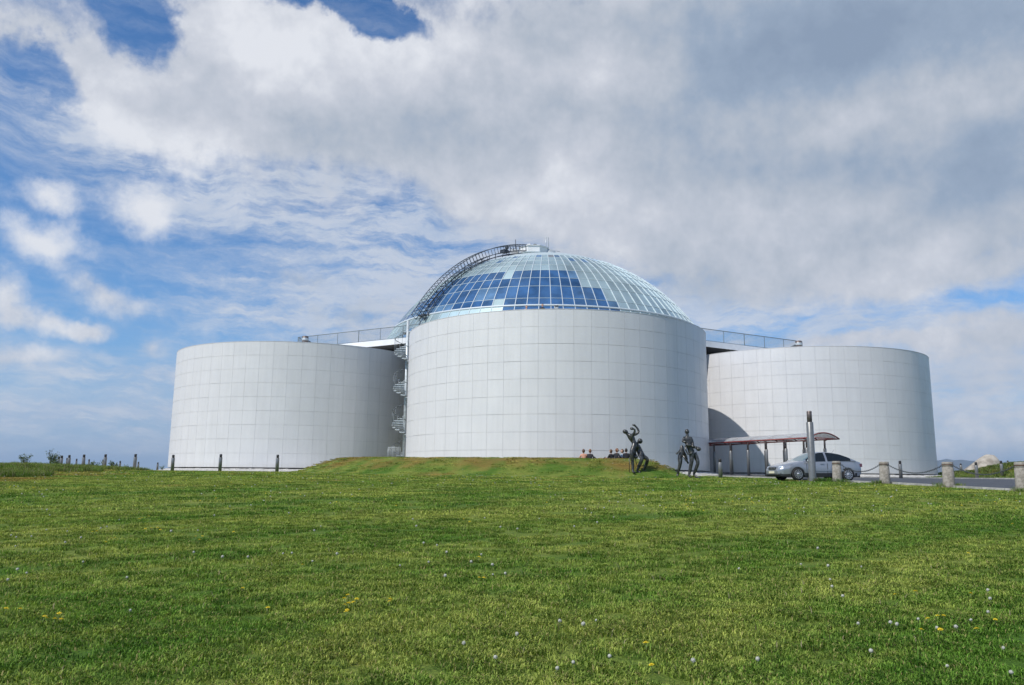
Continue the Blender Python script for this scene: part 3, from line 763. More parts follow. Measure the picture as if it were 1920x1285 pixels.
# ------------------------------------------------------------------ bollards and lights
def steel_light(x, y, h, r, label, group, dark=True):
    z = H(x, y); o = empty('bollard_light', (x, y, z), label=label, cat='bollard', group=group)
    MB().lathe([(r, -.1), (r, h*.80), (r*.93, h*.81)], 18).build('shaft', M_brushed, o)
    hd = MB().lathe([(r*.72, h*.81), (r*.72, h*.985), (r*.6, h)], 16).build('lamp_head', M_cap, o)
    lv = MB()
    for i in range(4): lv.lathe([(r*.78, h*(.835+.035*i)), (r*.80, h*(.84+.035*i)), (r*.78, h*(.845+.035*i))], 16, caps=False)
    lv.build('louvre', M_cap, hd)
    return o
near = [(110.7, 856), (116.2, 854.4), (130.5, 853.4), (158, 852.5), (198.3, 852), (254.5, 851.6), (325.3, 853), (414.4, 851.7), (521, 852.8)]
dn_ = [68, 66.5, 65.5, 64.5, 63.4, 61.8, 60.2, 59.4, 59.0]
labs = ['first steel bollard light of the left row, farthest from the tank', 'second bollard light of the left row, close beside the first', 'third bollard light of the left row, right of a close pair', 'fourth bollard light of the left row on the grass skyline', 'bollard light beside a small bush on the grass skyline',
        'tall steel bollard light on the skyline, last one clear of the left tank', 'bollard light standing exactly at the left edge of the left tank', 'steel bollard light before the middle of the left tank', 'bollard light before the left tank, next to the grass mound']
def at(px, py, y): d = ray(px, py); return d*(y/d.y)
for (px, py), y, lb in zip(near, dn_, labs):
    p = at(px, py, y); steel_light(p.x, y, p.z-H(p.x, y), .125, lb, 'steel bollard lights left of the tanks')
farp = [(126, 858.9, 84), (144, 860.5, 86), (167.3, 861.5, 86), (193.5, 862, 88), (225.6, 864.5, 82), (259.8, 866.3, 84), (296, 867.5, 84)]
flabs = ['small far bollard light between the second and third near ones', 'small far bollard light just left of the fourth near one', 'small far bollard light just right of the fourth near one', 'small far bollard light hidden close behind a nearer one', 'small far bollard light alone between two bushes on the skyline', 'small far bollard light close right of the tall one', 'small far bollard light nearest to the left tank']
for (px, py, y), lb in zip(farp, flabs):
    p = at(px, py, y); steel_light(p.x, y, p.z-H(p.x, y), .10, lb, 'steel bollard lights far left')
for px, y, h, lb in ((1351, 46.5, 1.12, 'short steel bollard light on the lawn edge left of the car'), (1689, 55.6, 1.22, 'steel bollard light before the shaded side of the right tank'), (1831.5, 58.5, 1.22, 'steel bollard light on the road edge before the boulder'), (1879, 62.5, 1.25, 'steel bollard light right of the boulder on the far road edge')):
    p = at(px, 890, y); steel_light(p.x, y, h, .115, lb, 'steel bollard lights on the right')
for px, py, y, lb in ((1802, 878, 70, 'small bollard on the grass at the foot of the boulder'), (1855, 876, 74, 'small bollard on the grass right below the boulder'), (1872.5, 876, 76, 'small bollard left of a close pair on the far bank'), (1884, 875, 78, 'small bollard of the far pair on the grass bank'), (1890, 872, 80, 'rightmost small bollard on the far grass bank')):
    p = at(px, py, y); steel_light(p.x, y, .78, .10, lb, 'small bollards on the far grass bank')

lp = at(1524, 903, 38.9); zl = H(lp.x, 38.9); hp_ = 3.42
o = empty('column_light', (lp.x, 38.9, zl), label='tall brushed steel light column in front of the silver car', cat='light column')
MB().lathe([(.185, -.1), (.175, .03), (.165, hp_-.56), (.150, hp_-.54)], 28).build('shaft', M_brushed, o)
hd = MB().lathe([(.118, hp_-.54), (.118, hp_-.01), (.10, hp_)], 22).build('lamp_head', M_caprust, o)
lv = MB()
for i in range(7): lv.lathe([(.12, hp_-.5+.07*i), (.128, hp_-.49+.07*i), (.12, hp_-.48+.07*i)], 22, caps=False)
lv.build('louvre', M_cap, hd)

conc = []
cl = ['concrete bollard in front of the rear half of the silver car', 'concrete bollard just right of the silver car', 'concrete bollard before the right edge of the right tank', 'concrete bollard at the right edge of the picture']
for (px, py), y, lb in zip([(1568, 865), (1657, 866), (1776, 866.5), (1913, 867)], [38.3, 35.2, 31.4, 28.1], cl):
    p = at(px, py, y); z = H(p.x, y); h = p.z-z
    o = empty('concrete_bollard', (p.x, y, z), label=lb, cat='bollard', group='concrete bollards along the kerb')
    r = .205
    MB().lathe([(r*1.10, -.15), (r*1.08, .1), (r*.99, h-.22), (r*.93, h-.205), (r*.93, h-.185), (r*.98, h-.17), (r*.97, h-.03), (r*.9, h)], 24).build('post', M_conc, o)
    MB().lathe([(r*.985, h-.13), (r*1.01, h-.125), (r*1.01, h-.095), (r*.985, h-.09)], 24, caps=False).build('metal_band', M_band, o)
    e2 = MB().tube([(-r-.06, 0, h-.12), (r+.06, 0, h-.12)], .018, 6); e2.build('eye_bolt', M_band, o, rot=(0, 0, -1.25)) 
    conc.append(Vector((p.x, y, z+h-.12)))
conc.append(Vector((18.9, 24.6, H(18.9, 24.6)+.8)))
clb = ['sagging chain from the first to the second concrete bollard', 'sagging chain between the two middle concrete bollards', 'sagging chain running to the concrete bollard at the right edge', 'sagging chain leaving the right edge of the picture']
for i in range(4):
    a, b = conc[i], conc[i+1]; L = (b-a).length; n = int(L/.085); mb = MB(); a0 = a.copy()
    d = (b-a).normalized(); a1 = a+d*.24; b1 = b-d*.24
    for k in range(n):
        t0 = k/n; t1 = (k+1.25)/n
        def pt(t): q = a1.lerp(b1, t); q.z -= .34*(1-(2*t-1)**2); return q-a0
        p0, p1 = pt(t0), pt(t1); dv = (p1-p0); u = dv.normalized(); s_ = u.orthogonal().normalized()
        if k % 2: s_ = u.cross(s_)
        s_ = s_*.024
        mb.tube([p0-s_*.3, p0.lerp(p1, .25)-s_, p0.lerp(p1, .75)-s_, p1, p0.lerp(p1, .75)+s_, p0.lerp(p1, .25)+s_], .011, 4, closed=True)
    mb.build('chain', M_chain, loc=a0); tag(bpy.context.scene.objects[-1] if False else COL.objects[-1], clb[i], 'chain', 'chains between the concrete bollards')

# ------------------------------------------------------------------ boulder
def rock(name, base, prof, depth, label, seed):
    bm = bmesh.new(); bmesh.ops.create_icosphere(bm, subdivisions=5, radius=1.)
    r = np.random.default_rng(seed); ph = r.uniform(0, 6, (10, 3)); fr = r.normal(0, 1, (10, 3))
    xs = [p[0] for p in prof]; zs = [p[1] for p in prof]
    for v in bm.verts:
        x, y, z = v.co
        X_ = (x*.5+.5)*(xs[-1]-xs[0])+xs[0]; top = np.interp(X_, xs, zs)
        n = sum(sin(fr[k]@np.array(v.co)*(1.5+1.1*k)+ph[k, 0])/(2+1.7*k) for k in range(10))
        zz = z if z > 0 else z*.3
        rad = sqrt(max(0, 1-x*x)); zn = zz/max(rad, .15)
        v.co = Vector((X_, y*depth*(.6+.4*rad)+n*.08, top*(zn if zn > 0 else zn*.5)*(1+.035*n)+n*.03))
    me = bpy.data.meshes.new(name); bm.to_mesh(me); bm.free(); me.materials.append(M_rock)
    for p in me.polygons: p.use_smooth = True
    o = obj(name, me, loc=base); tag(o, label, 'boulder'); return o
rock('boulder', (38.7, 70, .05), [(-.8, .1), (.2, .45), (1.2, 1.15), (2.3, 1.95), (3.0, 2.42), (3.5, 2.4), (3.9, 1.9), (4.4, 1.0), (4.8, .5)], 1.5, 'big pale boulder with a long sloping side beyond the road', 4)

# ------------------------------------------------------------------ shrubs on the left skyline
def shrub(px, y, h, wd, nleaf, label, nst=5, leafs=.07):
    x = at(px, 880, y).x; z = H(x, y); r = random.Random(int(px)); o = empty('shrub', (x, y, z), label=label, cat='shrub', group='young shrubs on the grass skyline')
    s_ = MB(); lf = MB(); tips = []
    for k in range(nst):
        a = r.uniform(0, 2*pi); b = wd*r.uniform(.2, 1.); hh = h*r.uniform(.55, 1.) if k else h; b = b*.35 if k == 0 else b
        pts = [Vector((b*cos(a)*t**1.3+r.uniform(-.02, .02), b*sin(a)*t**1.3, hh*t)) for t in (0, .3, .6, .85, 1.)]
        s_.tube(pts, [.018, .014, .010, .006, .003], 5); tips.append(pts)
        for q in range(3):
            t0 = r.uniform(.35, .85); p = pts[0].lerp(pts[-1], t0); a2 = r.uniform(0, 6.3); ln = wd*.45
            p2 = p+Vector((cos(a2)*ln, sin(a2)*ln, ln*.8)); s_.tube([p, p2], [.007, .003], 4); tips.append([p, p.lerp(p2, .5), p2])
    for i in range(nleaf):
        pts = r.choice(tips); t = r.uniform(.25, 1); j = min(int(t*(len(pts)-1)), len(pts)-2); p = pts[j].lerp(pts[j+1], t*(len(pts)-1)-j)
        p = p+Vector((r.gauss(0, 1), r.gauss(0, 1), r.gauss(0, 1)))*.045
        d = Vector((r.gauss(0, 1), r.gauss(0, 1), r.gauss(0, .8))).normalized(); u = d.orthogonal().normalized(); l = leafs*r.uniform(.6, 1.2)
        lf.add([p, p+d*l*.5+u*l*.32, p+d*l, p+d*l*.5-u*l*.32], [(0, 1, 2, 3)])
    s_.build('stems', M_bark, o); tag(lf.build('leaves', M_leaf, o), kind='stuff')
shrub(95, 47, 1.15, .40, 520, 'tallest young shrub on the left skyline with upright twigs', 7)
shrub(47, 45, .75, .38, 300, 'small dark shrub at the far left skyline', 5)
shrub(103, 46, .55, .35, 200, 'low leafy shrub close right of the tallest one', 4)
shrub(175, 48, .5, .45, 240, 'low round shrub right of the fourth bollard light', 4)
shrub(208, 50, .55, .30, 190, 'small shrub just right of a bollard light', 4)
shrub(217, 50, .45, .22, 140, 'small thin shrub left of the lone far bollard', 4)
shrub(237, 56, .35, .25, 120, 'tiny dark shrub left of the tall bollard light', 3)
shrub(305, 70, .45, .3, 90, 'tiny bush at the foot of the left tank', 3)

# ------------------------------------------------------------------ car
def make_car():
    root = empty('parked_car', label='silver hatchback parked on the forecourt facing left', cat='car')
    xs = np.arange(-2.31, 2.3101, .035); xs = np.append(xs, 2.31)
    tx = [-2.31, -2.28, -2.2, -2.0, -1.75, -1.45, -1.1, -.7, -.35, 0, .25, .6, .95, 1.15, 1.5, 1.85, 2.1, 2.22, 2.29, 2.31]
    tz = [.68, .92, .995, 1.055, 1.14, 1.265, 1.38, 1.445, 1.472, 1.46, 1.41, 1.245, 1.06, .975, .915, .83, .735, .67, .58, .50]
    belt = lambda x: np.interp(x, [-2.31, -1.7, 1.2, 2.31], [.93, .985, .90, .56])
    FW, RW, WR = 1.36, -1.39, .365
    def zbot(x):
        b = np.interp(x, [-2.31, -2.05, -1.8, 1.75, 2.05, 2.31], [.42, .27, .21, .20, .20, .27])
        for wx in (FW, RW):
            d = WR**2-(x-wx)**2
            if d > 0: b = max(b, .31+sqrt(d))
        return b
    tap = lambda x: np.interp(abs(x), [0, 1.2, 1.8, 2.1, 2.25, 2.31], [1, 1, .975, .90, .78, .66])
    secs = []
    for x in xs:
        zt_ = float(np.interp(x, tx, tz)); bz_ = float(zbot(x)); sh = min(float(belt(x)), zt_-.03); k = tap(x); bz_ = min(bz_, sh-.02)
        w = lambda z: (.885-.045*((z-.60)/.30)**2 if z > .6 else .885-.035*((.6-z)/.4)**2)
        ze = zt_-.05
        up = max(0., ze-sh)
        pts = [(w(bz_)*k*.995, bz_)]
        for t in (.25, .5, .75, 1.): z = bz_+(sh-bz_)*t; pts.append((w(z)*k, z))
        we = (.84-.52*up) if up > .02 else .80
        ws = .835
        if up > .06:
            pts.append((ws*k*.985, sh+.02))
            for t in (.33, .66, 1.): pts.append(((ws+(we-ws)*t - .0)*k*.985+.02*sin(pi*t), sh+.02+(ze-sh-.02)*t))
        else:
            for t in (.25, .5, .75, 1.): pts.append(((w(sh)-(.16)*t)*k, sh+(zt_-.012-sh)*t*.9))
        wt = pts[-1][0]
        for t in (.80, .5, 0.): pts.append((wt*t, zt_-(.025*t*t)))
        secs.append(pts)
    n = len(secs[0])
    names = ['body', 'side_window', 'windscreen', 'rear_window', 'lower_trim']
    parts = {q: MB() for q in names}
    for sgn in (1, -1):
        grid = [[(x, sgn*p[0], p[1]) for p in s] for x, s in zip(xs, secs)]
        for i in range(len(xs)-1):
            xm = (xs[i]+xs[i+1])/2
            for j in range(n-1):
                q = [grid[i][j], grid[i+1][j], grid[i+1][j+1], grid[i][j+1]]
                if sgn > 0: q = q[::-1]
                zt_ = float(np.interp(xm, tx, tz)); sh = float(belt(xm)); nm = 'body'
                if 5 <= j < 8 and zt_-sh > .14 and not (-.30 < xm < -.21) and -1.62 < xm < .88: nm = 'side_window'
                if j >= 8:
                    if .30 < xm < 1.12: nm = 'windscreen'
                    if -1.95 < xm < -1.15: nm = 'rear_window'
                if j == 0 and abs(xm) < 2.4 and np.mean([p[2] for p in q]) < .33: nm = 'lower_trim'
                parts[nm].add(q, [(0, 1, 2, 3)], smooth=True)
        for ends, fl in ((0, 0), (len(xs)-1, 1)):
            g = grid[ends]; c = (g[0][0], 0, g[0][2]); vs = g+[(g[0][0], 0, g[0][2])]
            f = list(range(len(vs)))
            if (sgn > 0) == bool(fl): f = f[::-1]
            parts['body'].add(vs, [f])
        # dark wheel arches and floor
    ms = dict(body=M_carpaint, side_window=M_carglass, windscreen=M_windsc, rear_window=M_carglass, lower_trim=M_plastic)
    body = None
    for q in names:
        me = parts[q].mesh(q, ms[q]); bm = bmesh.new(); bm.from_mesh(me); bmesh.ops.remove_doubles(bm, verts=bm.verts, dist=.0004); bmesh.ops.recalc_face_normals(bm, faces=bm.faces) if q != 'xx' else None
        bm.to_mesh(me); bm.free(); o = obj(q, me, root); 
        if q == 'body': body = o
    MB().box((0, 0, .30), (4.3, 1.45, .22)).build('underbody', M_plastic, root)
    for wx in (FW, RW):
        for sg in (1, -1): MB().box((wx, sg*.55, .44), (.72, .45, .5)).build('wheel_well', M_plastic, root)
    Rx = Matrix.Rotation(-pi/2, 3, 'X')
    for wx in (FW, RW):
        for sg in (1, -1):
            wt = MB(); prof = [(.20, -.10), (.29, -.105), (.318, -.085), (.325, -.04), (.325, .04), (.318, .085), (.29, .105), (.20, .10)]
            wh = empty('wheel'); wh.parent = root; wh.location = (wx, sg*.80, .325)
            MB().lathe(prof, 36, M=Rx).build('tyre', M_rubber, wh)
            rm = MB(); s2 = 1 if sg > 0 else -1
            rm.lathe([(.21, s2*.10), (.225, s2*.108), (.215, s2*.112), (.20, s2*.085)], 36, M=Rx, caps=False)
            for k in range(12):
                a = 2*pi*k/12; M_ = Matrix.Rotation(-a, 3, 'Y'); v = M_@Vector((.125, 0, 0))
                rm.box((v.x, s2*-.095*-1, v.z), (.17, .02, .038), M=M_)
            rm.lathe([(.065, s2*.08), (.062, s2*.118), (.02, s2*.125)], 18, M=Rx)
            rm.build('rim', M_alloy, wh)
            MB().lathe([(.2, s2*.05), (.205, s2*.065)], 24, M=Rx).build('brake_backing', M_plastic, wh)
    # lamps, grille, plate, bumper line, handles, mirrors
    def yside(x, z): return (.885*float(tap(x)))
    for sg in (1, -1):
        hl = MB(); vs = []
        for (x, z, off) in ((2.24, .60, .0), (2.02, .62, .0), (1.86, .76, .0), (2.00, .755, 0), (2.14, .70, 0)):
            vs.append((x+.012, sg*(.885*float(tap(x))-.02 if x < 2.2 else .60), z))
        ctr = Vector((2.16, sg*.66, .69)); vs.append(ctr)
        hl.add(vs, [(0, 1, 5), (1, 2, 5), (2, 3, 5), (3, 4, 5), (4, 0, 5)], smooth=True)
        bulge = MB(); bulge.lathe([(.001, -.05), (.09, -.035), (.125, 0), (.09, .03), (.001, .045)], 16, M=Matrix.Rotation(sg*.75, 3, 'Z')@Matrix.Diagonal((.9, 1.5, .62))@Matrix.Rotation(pi/2, 3, 'Y'), c=(2.125, sg*.66, .635))
        bulge.build('headlight', M_lamp, root)
        MB().box((-2.215, sg*.66, .80), (.10, .22, .17)).build('tail_light', M_taill, root)
        for hx in (.02, -1.02):
            MB().box((hx, sg*.872, .84), (.20, .035, .032)).build('door_handle', M_carpaint, root)
        mr = MB(); mr.lathe([(.02, -.13), (.065, -.09), (.078, 0), (.065, .09), (.02, .13)], 14, M=Matrix.Rotation(pi/2, 3, 'Y')@Matrix.Diagonal((1, .8, 1)), c=(.78, sg*.97, .98))
        mr.box((.78, sg*.87, .945), (.07, .16, .04)); mr.build('door_mirror', M_carpaint, root)
        for dx in (.88, -.26, -1.12): MB().box((dx, sg*(.884), .58), (.012, .012, .60 if dx > -1 else .35)).build('door_seam', M_plastic, root)
        MB().box((-.22, sg*.890, .515), (1.86, .02, .05)).build('rubbing_strip', M_carpaint, root)
    gr = MB().box((2.275, 0, .59), (.06, .72, .13)).build('grille', M_plastic, root)
    for z_ in (.57, .615):
        for sg in (1, -1):
            m_ = MB(); m_.tube([(2.312, sg*.33, z_+.02), (2.318, sg*.05, z_-.01), (2.318, 0, z_+.022)], .010, 6); m_.build('chevron_bar', M_brushed, gr)
    MB().box((2.325, 0, .405), (.02, .52, .11)).build('number_plate', M_plate, root)
    MB().box((2.28, 0, .30), (.07, 1.1, .075)).build('lower_intake', M_plastic, root)
    for sg in (1, -1): MB().box((2.19, sg*.66, .335), (.06, .12, .07)).build('fog_lamp', M_plastic, root)
    MB().box((2.225, 0, .475), (.12, 1.2, .02)).build('bumper_seam', M_plastic, root)
    MB().tube([(-.9, .3, 1.42), (-1.05, .3, 1.60)], .006, 4).build('aerial', M_plastic, root)
    # seats seen through the glass
    return root
car = make_car()
hx, hy = -.985, -.174
fwp = at(1494, 901, 40.15); rwp = at(1590.5, 903, 40.65)
mid = (Vector((fwp.x, 40.15, 0))+Vector((rwp.x, 40.65, 0)))/2
ang = atan2(40.15-40.65, fwp.x-rwp.x)
# local +X forward ; near side is local +Y rotated -> towards the camera
perp = Vector((-sin(ang), cos(ang), 0))
off = perp*(-.80) if (perp.y < 0) else perp*.80
car.location = (mid.x+off.x, mid.y+off.y, H(mid.x, mid.y)+.018); car.rotation_euler = (0, 0, ang)

# ------------------------------------------------------------------ figures grown over a skeleton
def grow(name, verts, edges, radii, root_i, mats, sub=2):
    me = bpy.data.meshes.new(name+'_skeleton'); me.from_pydata([tuple(v) for v in verts], edges, []); o = bpy.data.objects.new('tmp', me); COL.objects.link(o)
    md = o.modifiers.new('s', 'SKIN'); sk = me.skin_vertices[0].data
    for i, r in enumerate(radii): sk[i].radius = (r, r) if not isinstance(r, tuple) else r; sk[i].use_root = False
    sk[root_i].use_root = True
    md.use_smooth_shade = True
    s2 = o.modifiers.new('u', 'SUBSURF'); s2.levels = sub; s2.render_levels = sub
    dg = bpy.context.evaluated_depsgraph_get(); dg.update()
    out = bpy.data.meshes.new_from_object(o.evaluated_get(dg)); out.name = name
    bpy.data.objects.remove(o); bpy.data.meshes.remove(me)
    out.materials.clear()
    for m in mats: out.materials.append(m)
    for p in out.polygons: p.use_smooth = True
    return out
SK = .0
def head_mesh(r, skin, hair, hl=.5, dark_eye=True):
    """head with nose, ears, eyes and hair; faces -Y, centred at origin"""
    bm = bmesh.new(); bmesh.ops.create_uvsphere(bm, u_segments=20, v_segments=14, radius=1.)
    for v in bm.verts:
        x, y, z = v.co; k = 1.
        if z < 0: k = 1-.22*z*z
        v.co = Vector((x*.78*k*r, y*.95*r*(1-.1*max(0, -z)), z*1.12*r))
        if y < -.8 and -.35 < z < .15 and abs(x) < .22: v.co.y -= .20*r*(1-abs(x)/.3)
    me = bpy.data.meshes.new('head'); bm.to_mesh(me); bm.free(); me.materials.append(skin); me.materials.append(hair); me.materials.append(M_plastic)
    for p in me.polygons:
        p.use_smooth = True; c = p.center/r
        if c.z > .42 or (c.y > -.05+.25*(hl < .5) and c.z > -.35-hl) : p.material_index = 1
        if abs(abs(c.x)-.27) < .11 and .02 < c.z < .2 and c.y < -.7: p.material_index = 2
    return me
M_skin = mat('skin', (.52, .31, .22), .6); M_bare = mat('bare_back_skin', (.58, .30, .20), .6)  # bare back: a slightly redder skin tone
M_hair1 = mat('brown_hair', (.09, .045, .022), .6); M_hair2 = mat('dark_hair', (.022, .016, .013), .6); M_hair3 = mat('reddish_hair', (.17, .07, .03), .6)
M_black = mat('black_cloth', (.014, .014, .018), .85); M_pink = mat('pale_pink_cloth', (.60, .38, .30), .8); M_blue = mat('light_blue_cloth', (.35, .45, .55), .8); M_jeans = mat('blue_jeans', (.05, .075, .13), .85)
def person(pose, shirt, pants, hair, loc, rz, label, group=None, hl=.5, headturn=0.):
    V_ = {}; E_ = []; R_ = {}
    if pose == 'sit':
        V_ = dict(pel=(0, 0, .12), wst=(0, .02, .28), chs=(0, .0, .45), nkb=(0, -.02, .58), nk=(0, -.03, .64),
                  shl=(-.17, 0, .535), shr=(.17, 0, .535), ell=(-.24, -.10, .30), elr=(.24, -.12, .30), wrl=(-.14, -.33, .30), wrr=(.12, -.34, .31),
                  hpl=(-.10, -.02, .11), hpr=(.10, -.02, .11), knl=(-.15, -.42, .42), knr=(.15, -.44, .40), anl=(-.14, -.60, .08), anr=(.15, -.62, .08), tol=(-.15, -.78, .03), tor=(.16, -.80, .03))
        hz = .77
    else:
        V_ = dict(pel=(0, 0, .92), wst=(0, 0, 1.08), chs=(0, 0, 1.28), nkb=(0, 0, 1.44), nk=(0, -.01, 1.50),
                  shl=(-.18, 0, 1.40), shr=(.18, 0, 1.40), ell=(-.25, -.05, 1.12), elr=(.25, -.05, 1.12), wrl=(-.20, -.28, 1.10), wrr=(.20, -.28, 1.10),
                  hpl=(-.10, 0, .88), hpr=(.10, 0, .88), knl=(-.11, -.02, .48), knr=(.11, -.02, .48), anl=(-.12, .02, .08), anr=(.12, .02, .08), tol=(-.13, -.16, .04), tor=(.13, -.16, .04))
        hz = 1.63
    R_ = dict(pel=.13, wst=.115, chs=.13, nkb=.065, nk=.052, shl=.062, shr=.062, ell=.042, elr=.042, wrl=.03, wrr=.03, hpl=.095, hpr=.095, knl=.06, knr=.06, anl=.04, anr=.04, tol=.03, tor=.03)
    es = [('pel', 'wst'), ('wst', 'chs'), ('chs', 'nkb'), ('nkb', 'nk'), ('chs', 'shl'), ('chs', 'shr'), ('shl', 'ell'), ('ell', 'wrl'), ('shr', 'elr'), ('elr', 'wrr'), ('pel', 'hpl'), ('pel', 'hpr'), ('hpl', 'knl'), ('knl', 'anl'), ('anl', 'tol'), ('hpr', 'knr'), ('knr', 'anr'), ('anr', 'tor')]
    ks = list(V_); me = grow('body', [V_[k] for k in ks], [(ks.index(a), ks.index(b)) for a, b in es], [R_[k] for k in ks], 0, [shirt, pants, M_skin], 1)
    wz = V_['pel'][2]+.03
    for p in me.polygons:
        c = p.center
        if c.z > V_['nk'][2]-.035: p.material_index = 2
        elif abs(c.y-V_['wrl'][1]) < .05 and abs(c.x) < .26 and abs(c.z-V_['wrl'][2]) < .06: p.material_index = 2
        elif pose == 'sit' and (c.y < -.16 and not (c.z > .26 and abs(c.x) < .3 and c.y > -.30 and c.z < .34)) or c.z < wz: p.material_index = 1
    root = empty('person', loc, rz, label, 'person', group)
    b = obj('body', me, root); hm_ = obj('head', head_mesh(.118, M_skin, hair, hl), root, (0, V_['nk'][1]-.015, hz), (0, 0, headturn))
    # hands: palm, four fingers and a thumb each
    for s_, k in ((-1, 'wrl'), (1, 'wrr')):
        wv = Vector(V_[k]); h_ = MB(); h_.box((0, -.04, 0), (.075, .08, .026))
        for q in range(4): L_ = (.06, .075, .07, .055)[q]; x_ = -.028+.019*q; h_.tube([(x_, -.075, 0), (x_, -.075-L_*.55, -.005), (x_, -.075-L_*.85, -.03)], .008, 5)
        h_.tube([(-s_*.036, -.02, 0), (-s_*.062, -.055, -.008), (-s_*.05, -.08, -.02)], .009, 5); h_.build('hand', M_skin, root, wv)
    return root
gS = 'people sitting on the mound before the front tank'
def sit(px, y, *a, **k):
    x = at(px, 850, y).x; return (x, y, H(x, y)+k.get('dz', 0))
person('sit', M_bare, M_jeans, M_hair1, sit(1094.5, 50.2), pi+.2, 'person with bare shoulders and brown hair sitting on the mound, leftmost', gS)
person('sit', M_black, M_jeans, M_hair3, sit(1106, 50.2), pi-.5, 'person in black with reddish hair sitting beside the bare shouldered one', gS, headturn=.6)
person('sit', M_black, M_black, M_hair1, sit(1146.5, 50.3), pi+.6, 'person in black sitting leftmost in the group of four', gS)
person('sit', M_black, M_jeans, M_hair3, sit(1156, 49.9), pi-.9, 'person in black with face to the right, second in the group of four', gS, headturn=-.6)
person('sit', M_blue, M_jeans, M_hair1, sit(1168, 50.3), pi+.9, 'person in light blue and dark jacket, third in the group of four', gS, headturn=.7)
person('sit', M_black, M_black, M_hair2, sit(1174.5, 50.0), pi+.2, 'dark haired person in black next to the dancing sculpture', gS)
gD = 'visitors on the viewing deck'
def stand(px, y): x = at(px, 577, y).x; return (x, y, DECK_T)
person('stand', M_pink, M_jeans, M_hair3, stand(987, 63.9), .4, 'leftmost visitor whose head shows above the front tank rim', gD)
person('stand', M_black, M_jeans, M_hair1, (stand(1003, 65.0)[0], 65.0, DECK_T-.05), -.3, 'middle visitor just visible above the front tank rim', gD)
person('stand', M_black, M_black, M_hair2, stand(1017, 63.2), .2, 'dark haired visitor in black on the deck above the front tank', gD)
# viewer at the corner of the deck
vx_ = at(1043, 570, 62.9).x
o = empty('viewing_telescope', (vx_, 62.9, DECK_T), label='pale coin telescope on a post above the front tank rim', cat='telescope')
MB().lathe([(.16, 0), (.07, .04), (.06, 1.0), (.16, 1.2), (.17, 1.22)], 16).build('pedestal', M_steel, o)
MB().lathe([(.13, -.24), (.17, -.15), (.17, .12), (.12, .20)], 16, M=Matrix.Rotation(pi/2, 3, 'X')).build('scope', M_white, o, (0, 0, 1.42))
MB().box((0, -.2, 1.46), (.30, .08, .12)).build('eyepiece', M_cap, o)

# ------------------------------------------------------------------ bronze sculptures
def sculpture(x0, y0, Y0, chains, blobs, sticks, label, zoom=12.24, thick=1.45):
    gp_c = at(x0+45, 893, Y0); base = Vector((gp_c.x, Y0, H(gp_c.x, Y0)))
    root = empty('sculpture', base, label=label, cat='sculpture', group='bronze musician sculptures on the lawn')
    s = Y0/CF*1.02
    cx, cy = x0+45, 893.5
    def P(q): return Vector(((x0+q[0]/zoom-cx)*s, q[2], -(y0+q[1]/zoom-cy)*s))
    for V_, E_, R_, root_i in chains:
        me = grow('figure', [P(v) for v in V_], E_, [r*thick for r in R_], root_i, [M_bronze], 2); obj('figure', me, root)
    for c, r, sc, nm in blobs:
        m = MB(); prof = [(r*cos(radians(t)), r*sin(radians(t))) for t in (-89, -65, -40, -20, 0, 20, 40, 65, 89)]
        m.lathe(prof, 18, M=Matrix.Rotation(sc[3], 3, 'Y')@Matrix.Diagonal(sc[:3])); o_ = m.build(nm, M_bronze, root, P(c))
    for pts, r, nm in sticks: MB().tube([P(p) for p in pts], r, 8).build(nm, M_bronze, root)
    return root
# first: one figure bends far back with both arms raised, the other leans and carries it
A = ([(345, 640, -.1), (385, 545, -.05), (330, 465, 0), (275, 400, 0), (232, 345, .0), (185, 300, 0),
      (318, 385, -.16), (375, 310, -.25), (372, 250, -.3), (330, 235, -.3),
      (330, 370, .16), (440, 345, .18), (497, 285, .2), (470, 220, .2), (425, 165, .2), (390, 138, .2),
      (318, 690, -.2), (300, 800, -.25), (318, 940, -.2), (325, 1100, -.2), (318, 1185, -.25), (350, 1195, -.5),
      (375, 700, .1), (385, 820, .15), (450, 830, .2)],
     [(0, 1), (1, 2), (2, 3), (3, 4), (4, 5), (3, 6), (6, 7), (7, 8), (8, 9), (3, 10), (10, 11), (11, 12), (12, 13), (13, 14), (14, 15), (0, 16), (16, 17), (17, 18), (18, 19), (19, 20), (20, 21), (0, 22), (22, 23), (23, 24)],
     [.13, .10, .13, .12, .055, .10, .07, .055, .045, .03, .07, .055, .055, .045, .04, .05, .11, .10, .075, .06, .05, .04, .10, .09, .07], 0)
Bf = ([(560, 790, .35), (500, 690, .35), (445, 600, .3), (455, 545, .3), (500, 515, .3),
       (405, 585, .1), (365, 700, .0), (385, 800, -.05), (500, 600, .5), (570, 700, .55), (600, 790, .5),
       (600, 850, .3), (690, 885, .25), (655, 1020, .35), (598, 1150, .4), (690, 1195, .35), (785, 1205, .3),
       (520, 830, .1), (548, 890, .0), (490, 1040, .1), (435, 1165, .15), (510, 1200, .0)],
      [(0, 1), (1, 2), (2, 3), (3, 4), (2, 5), (5, 6), (6, 7), (2, 8), (8, 9), (9, 10), (0, 11), (11, 12), (12, 13), (13, 14), (14, 15), (15, 16), (0, 17), (17, 18), (18, 19), (19, 20), (20, 21)],
      [.13, .13, .13, .06, .08, .07, .055, .04, .07, .055, .045, .12, .09, .08, .05, .045, .03, .11, .09, .08, .055, .04], 0)
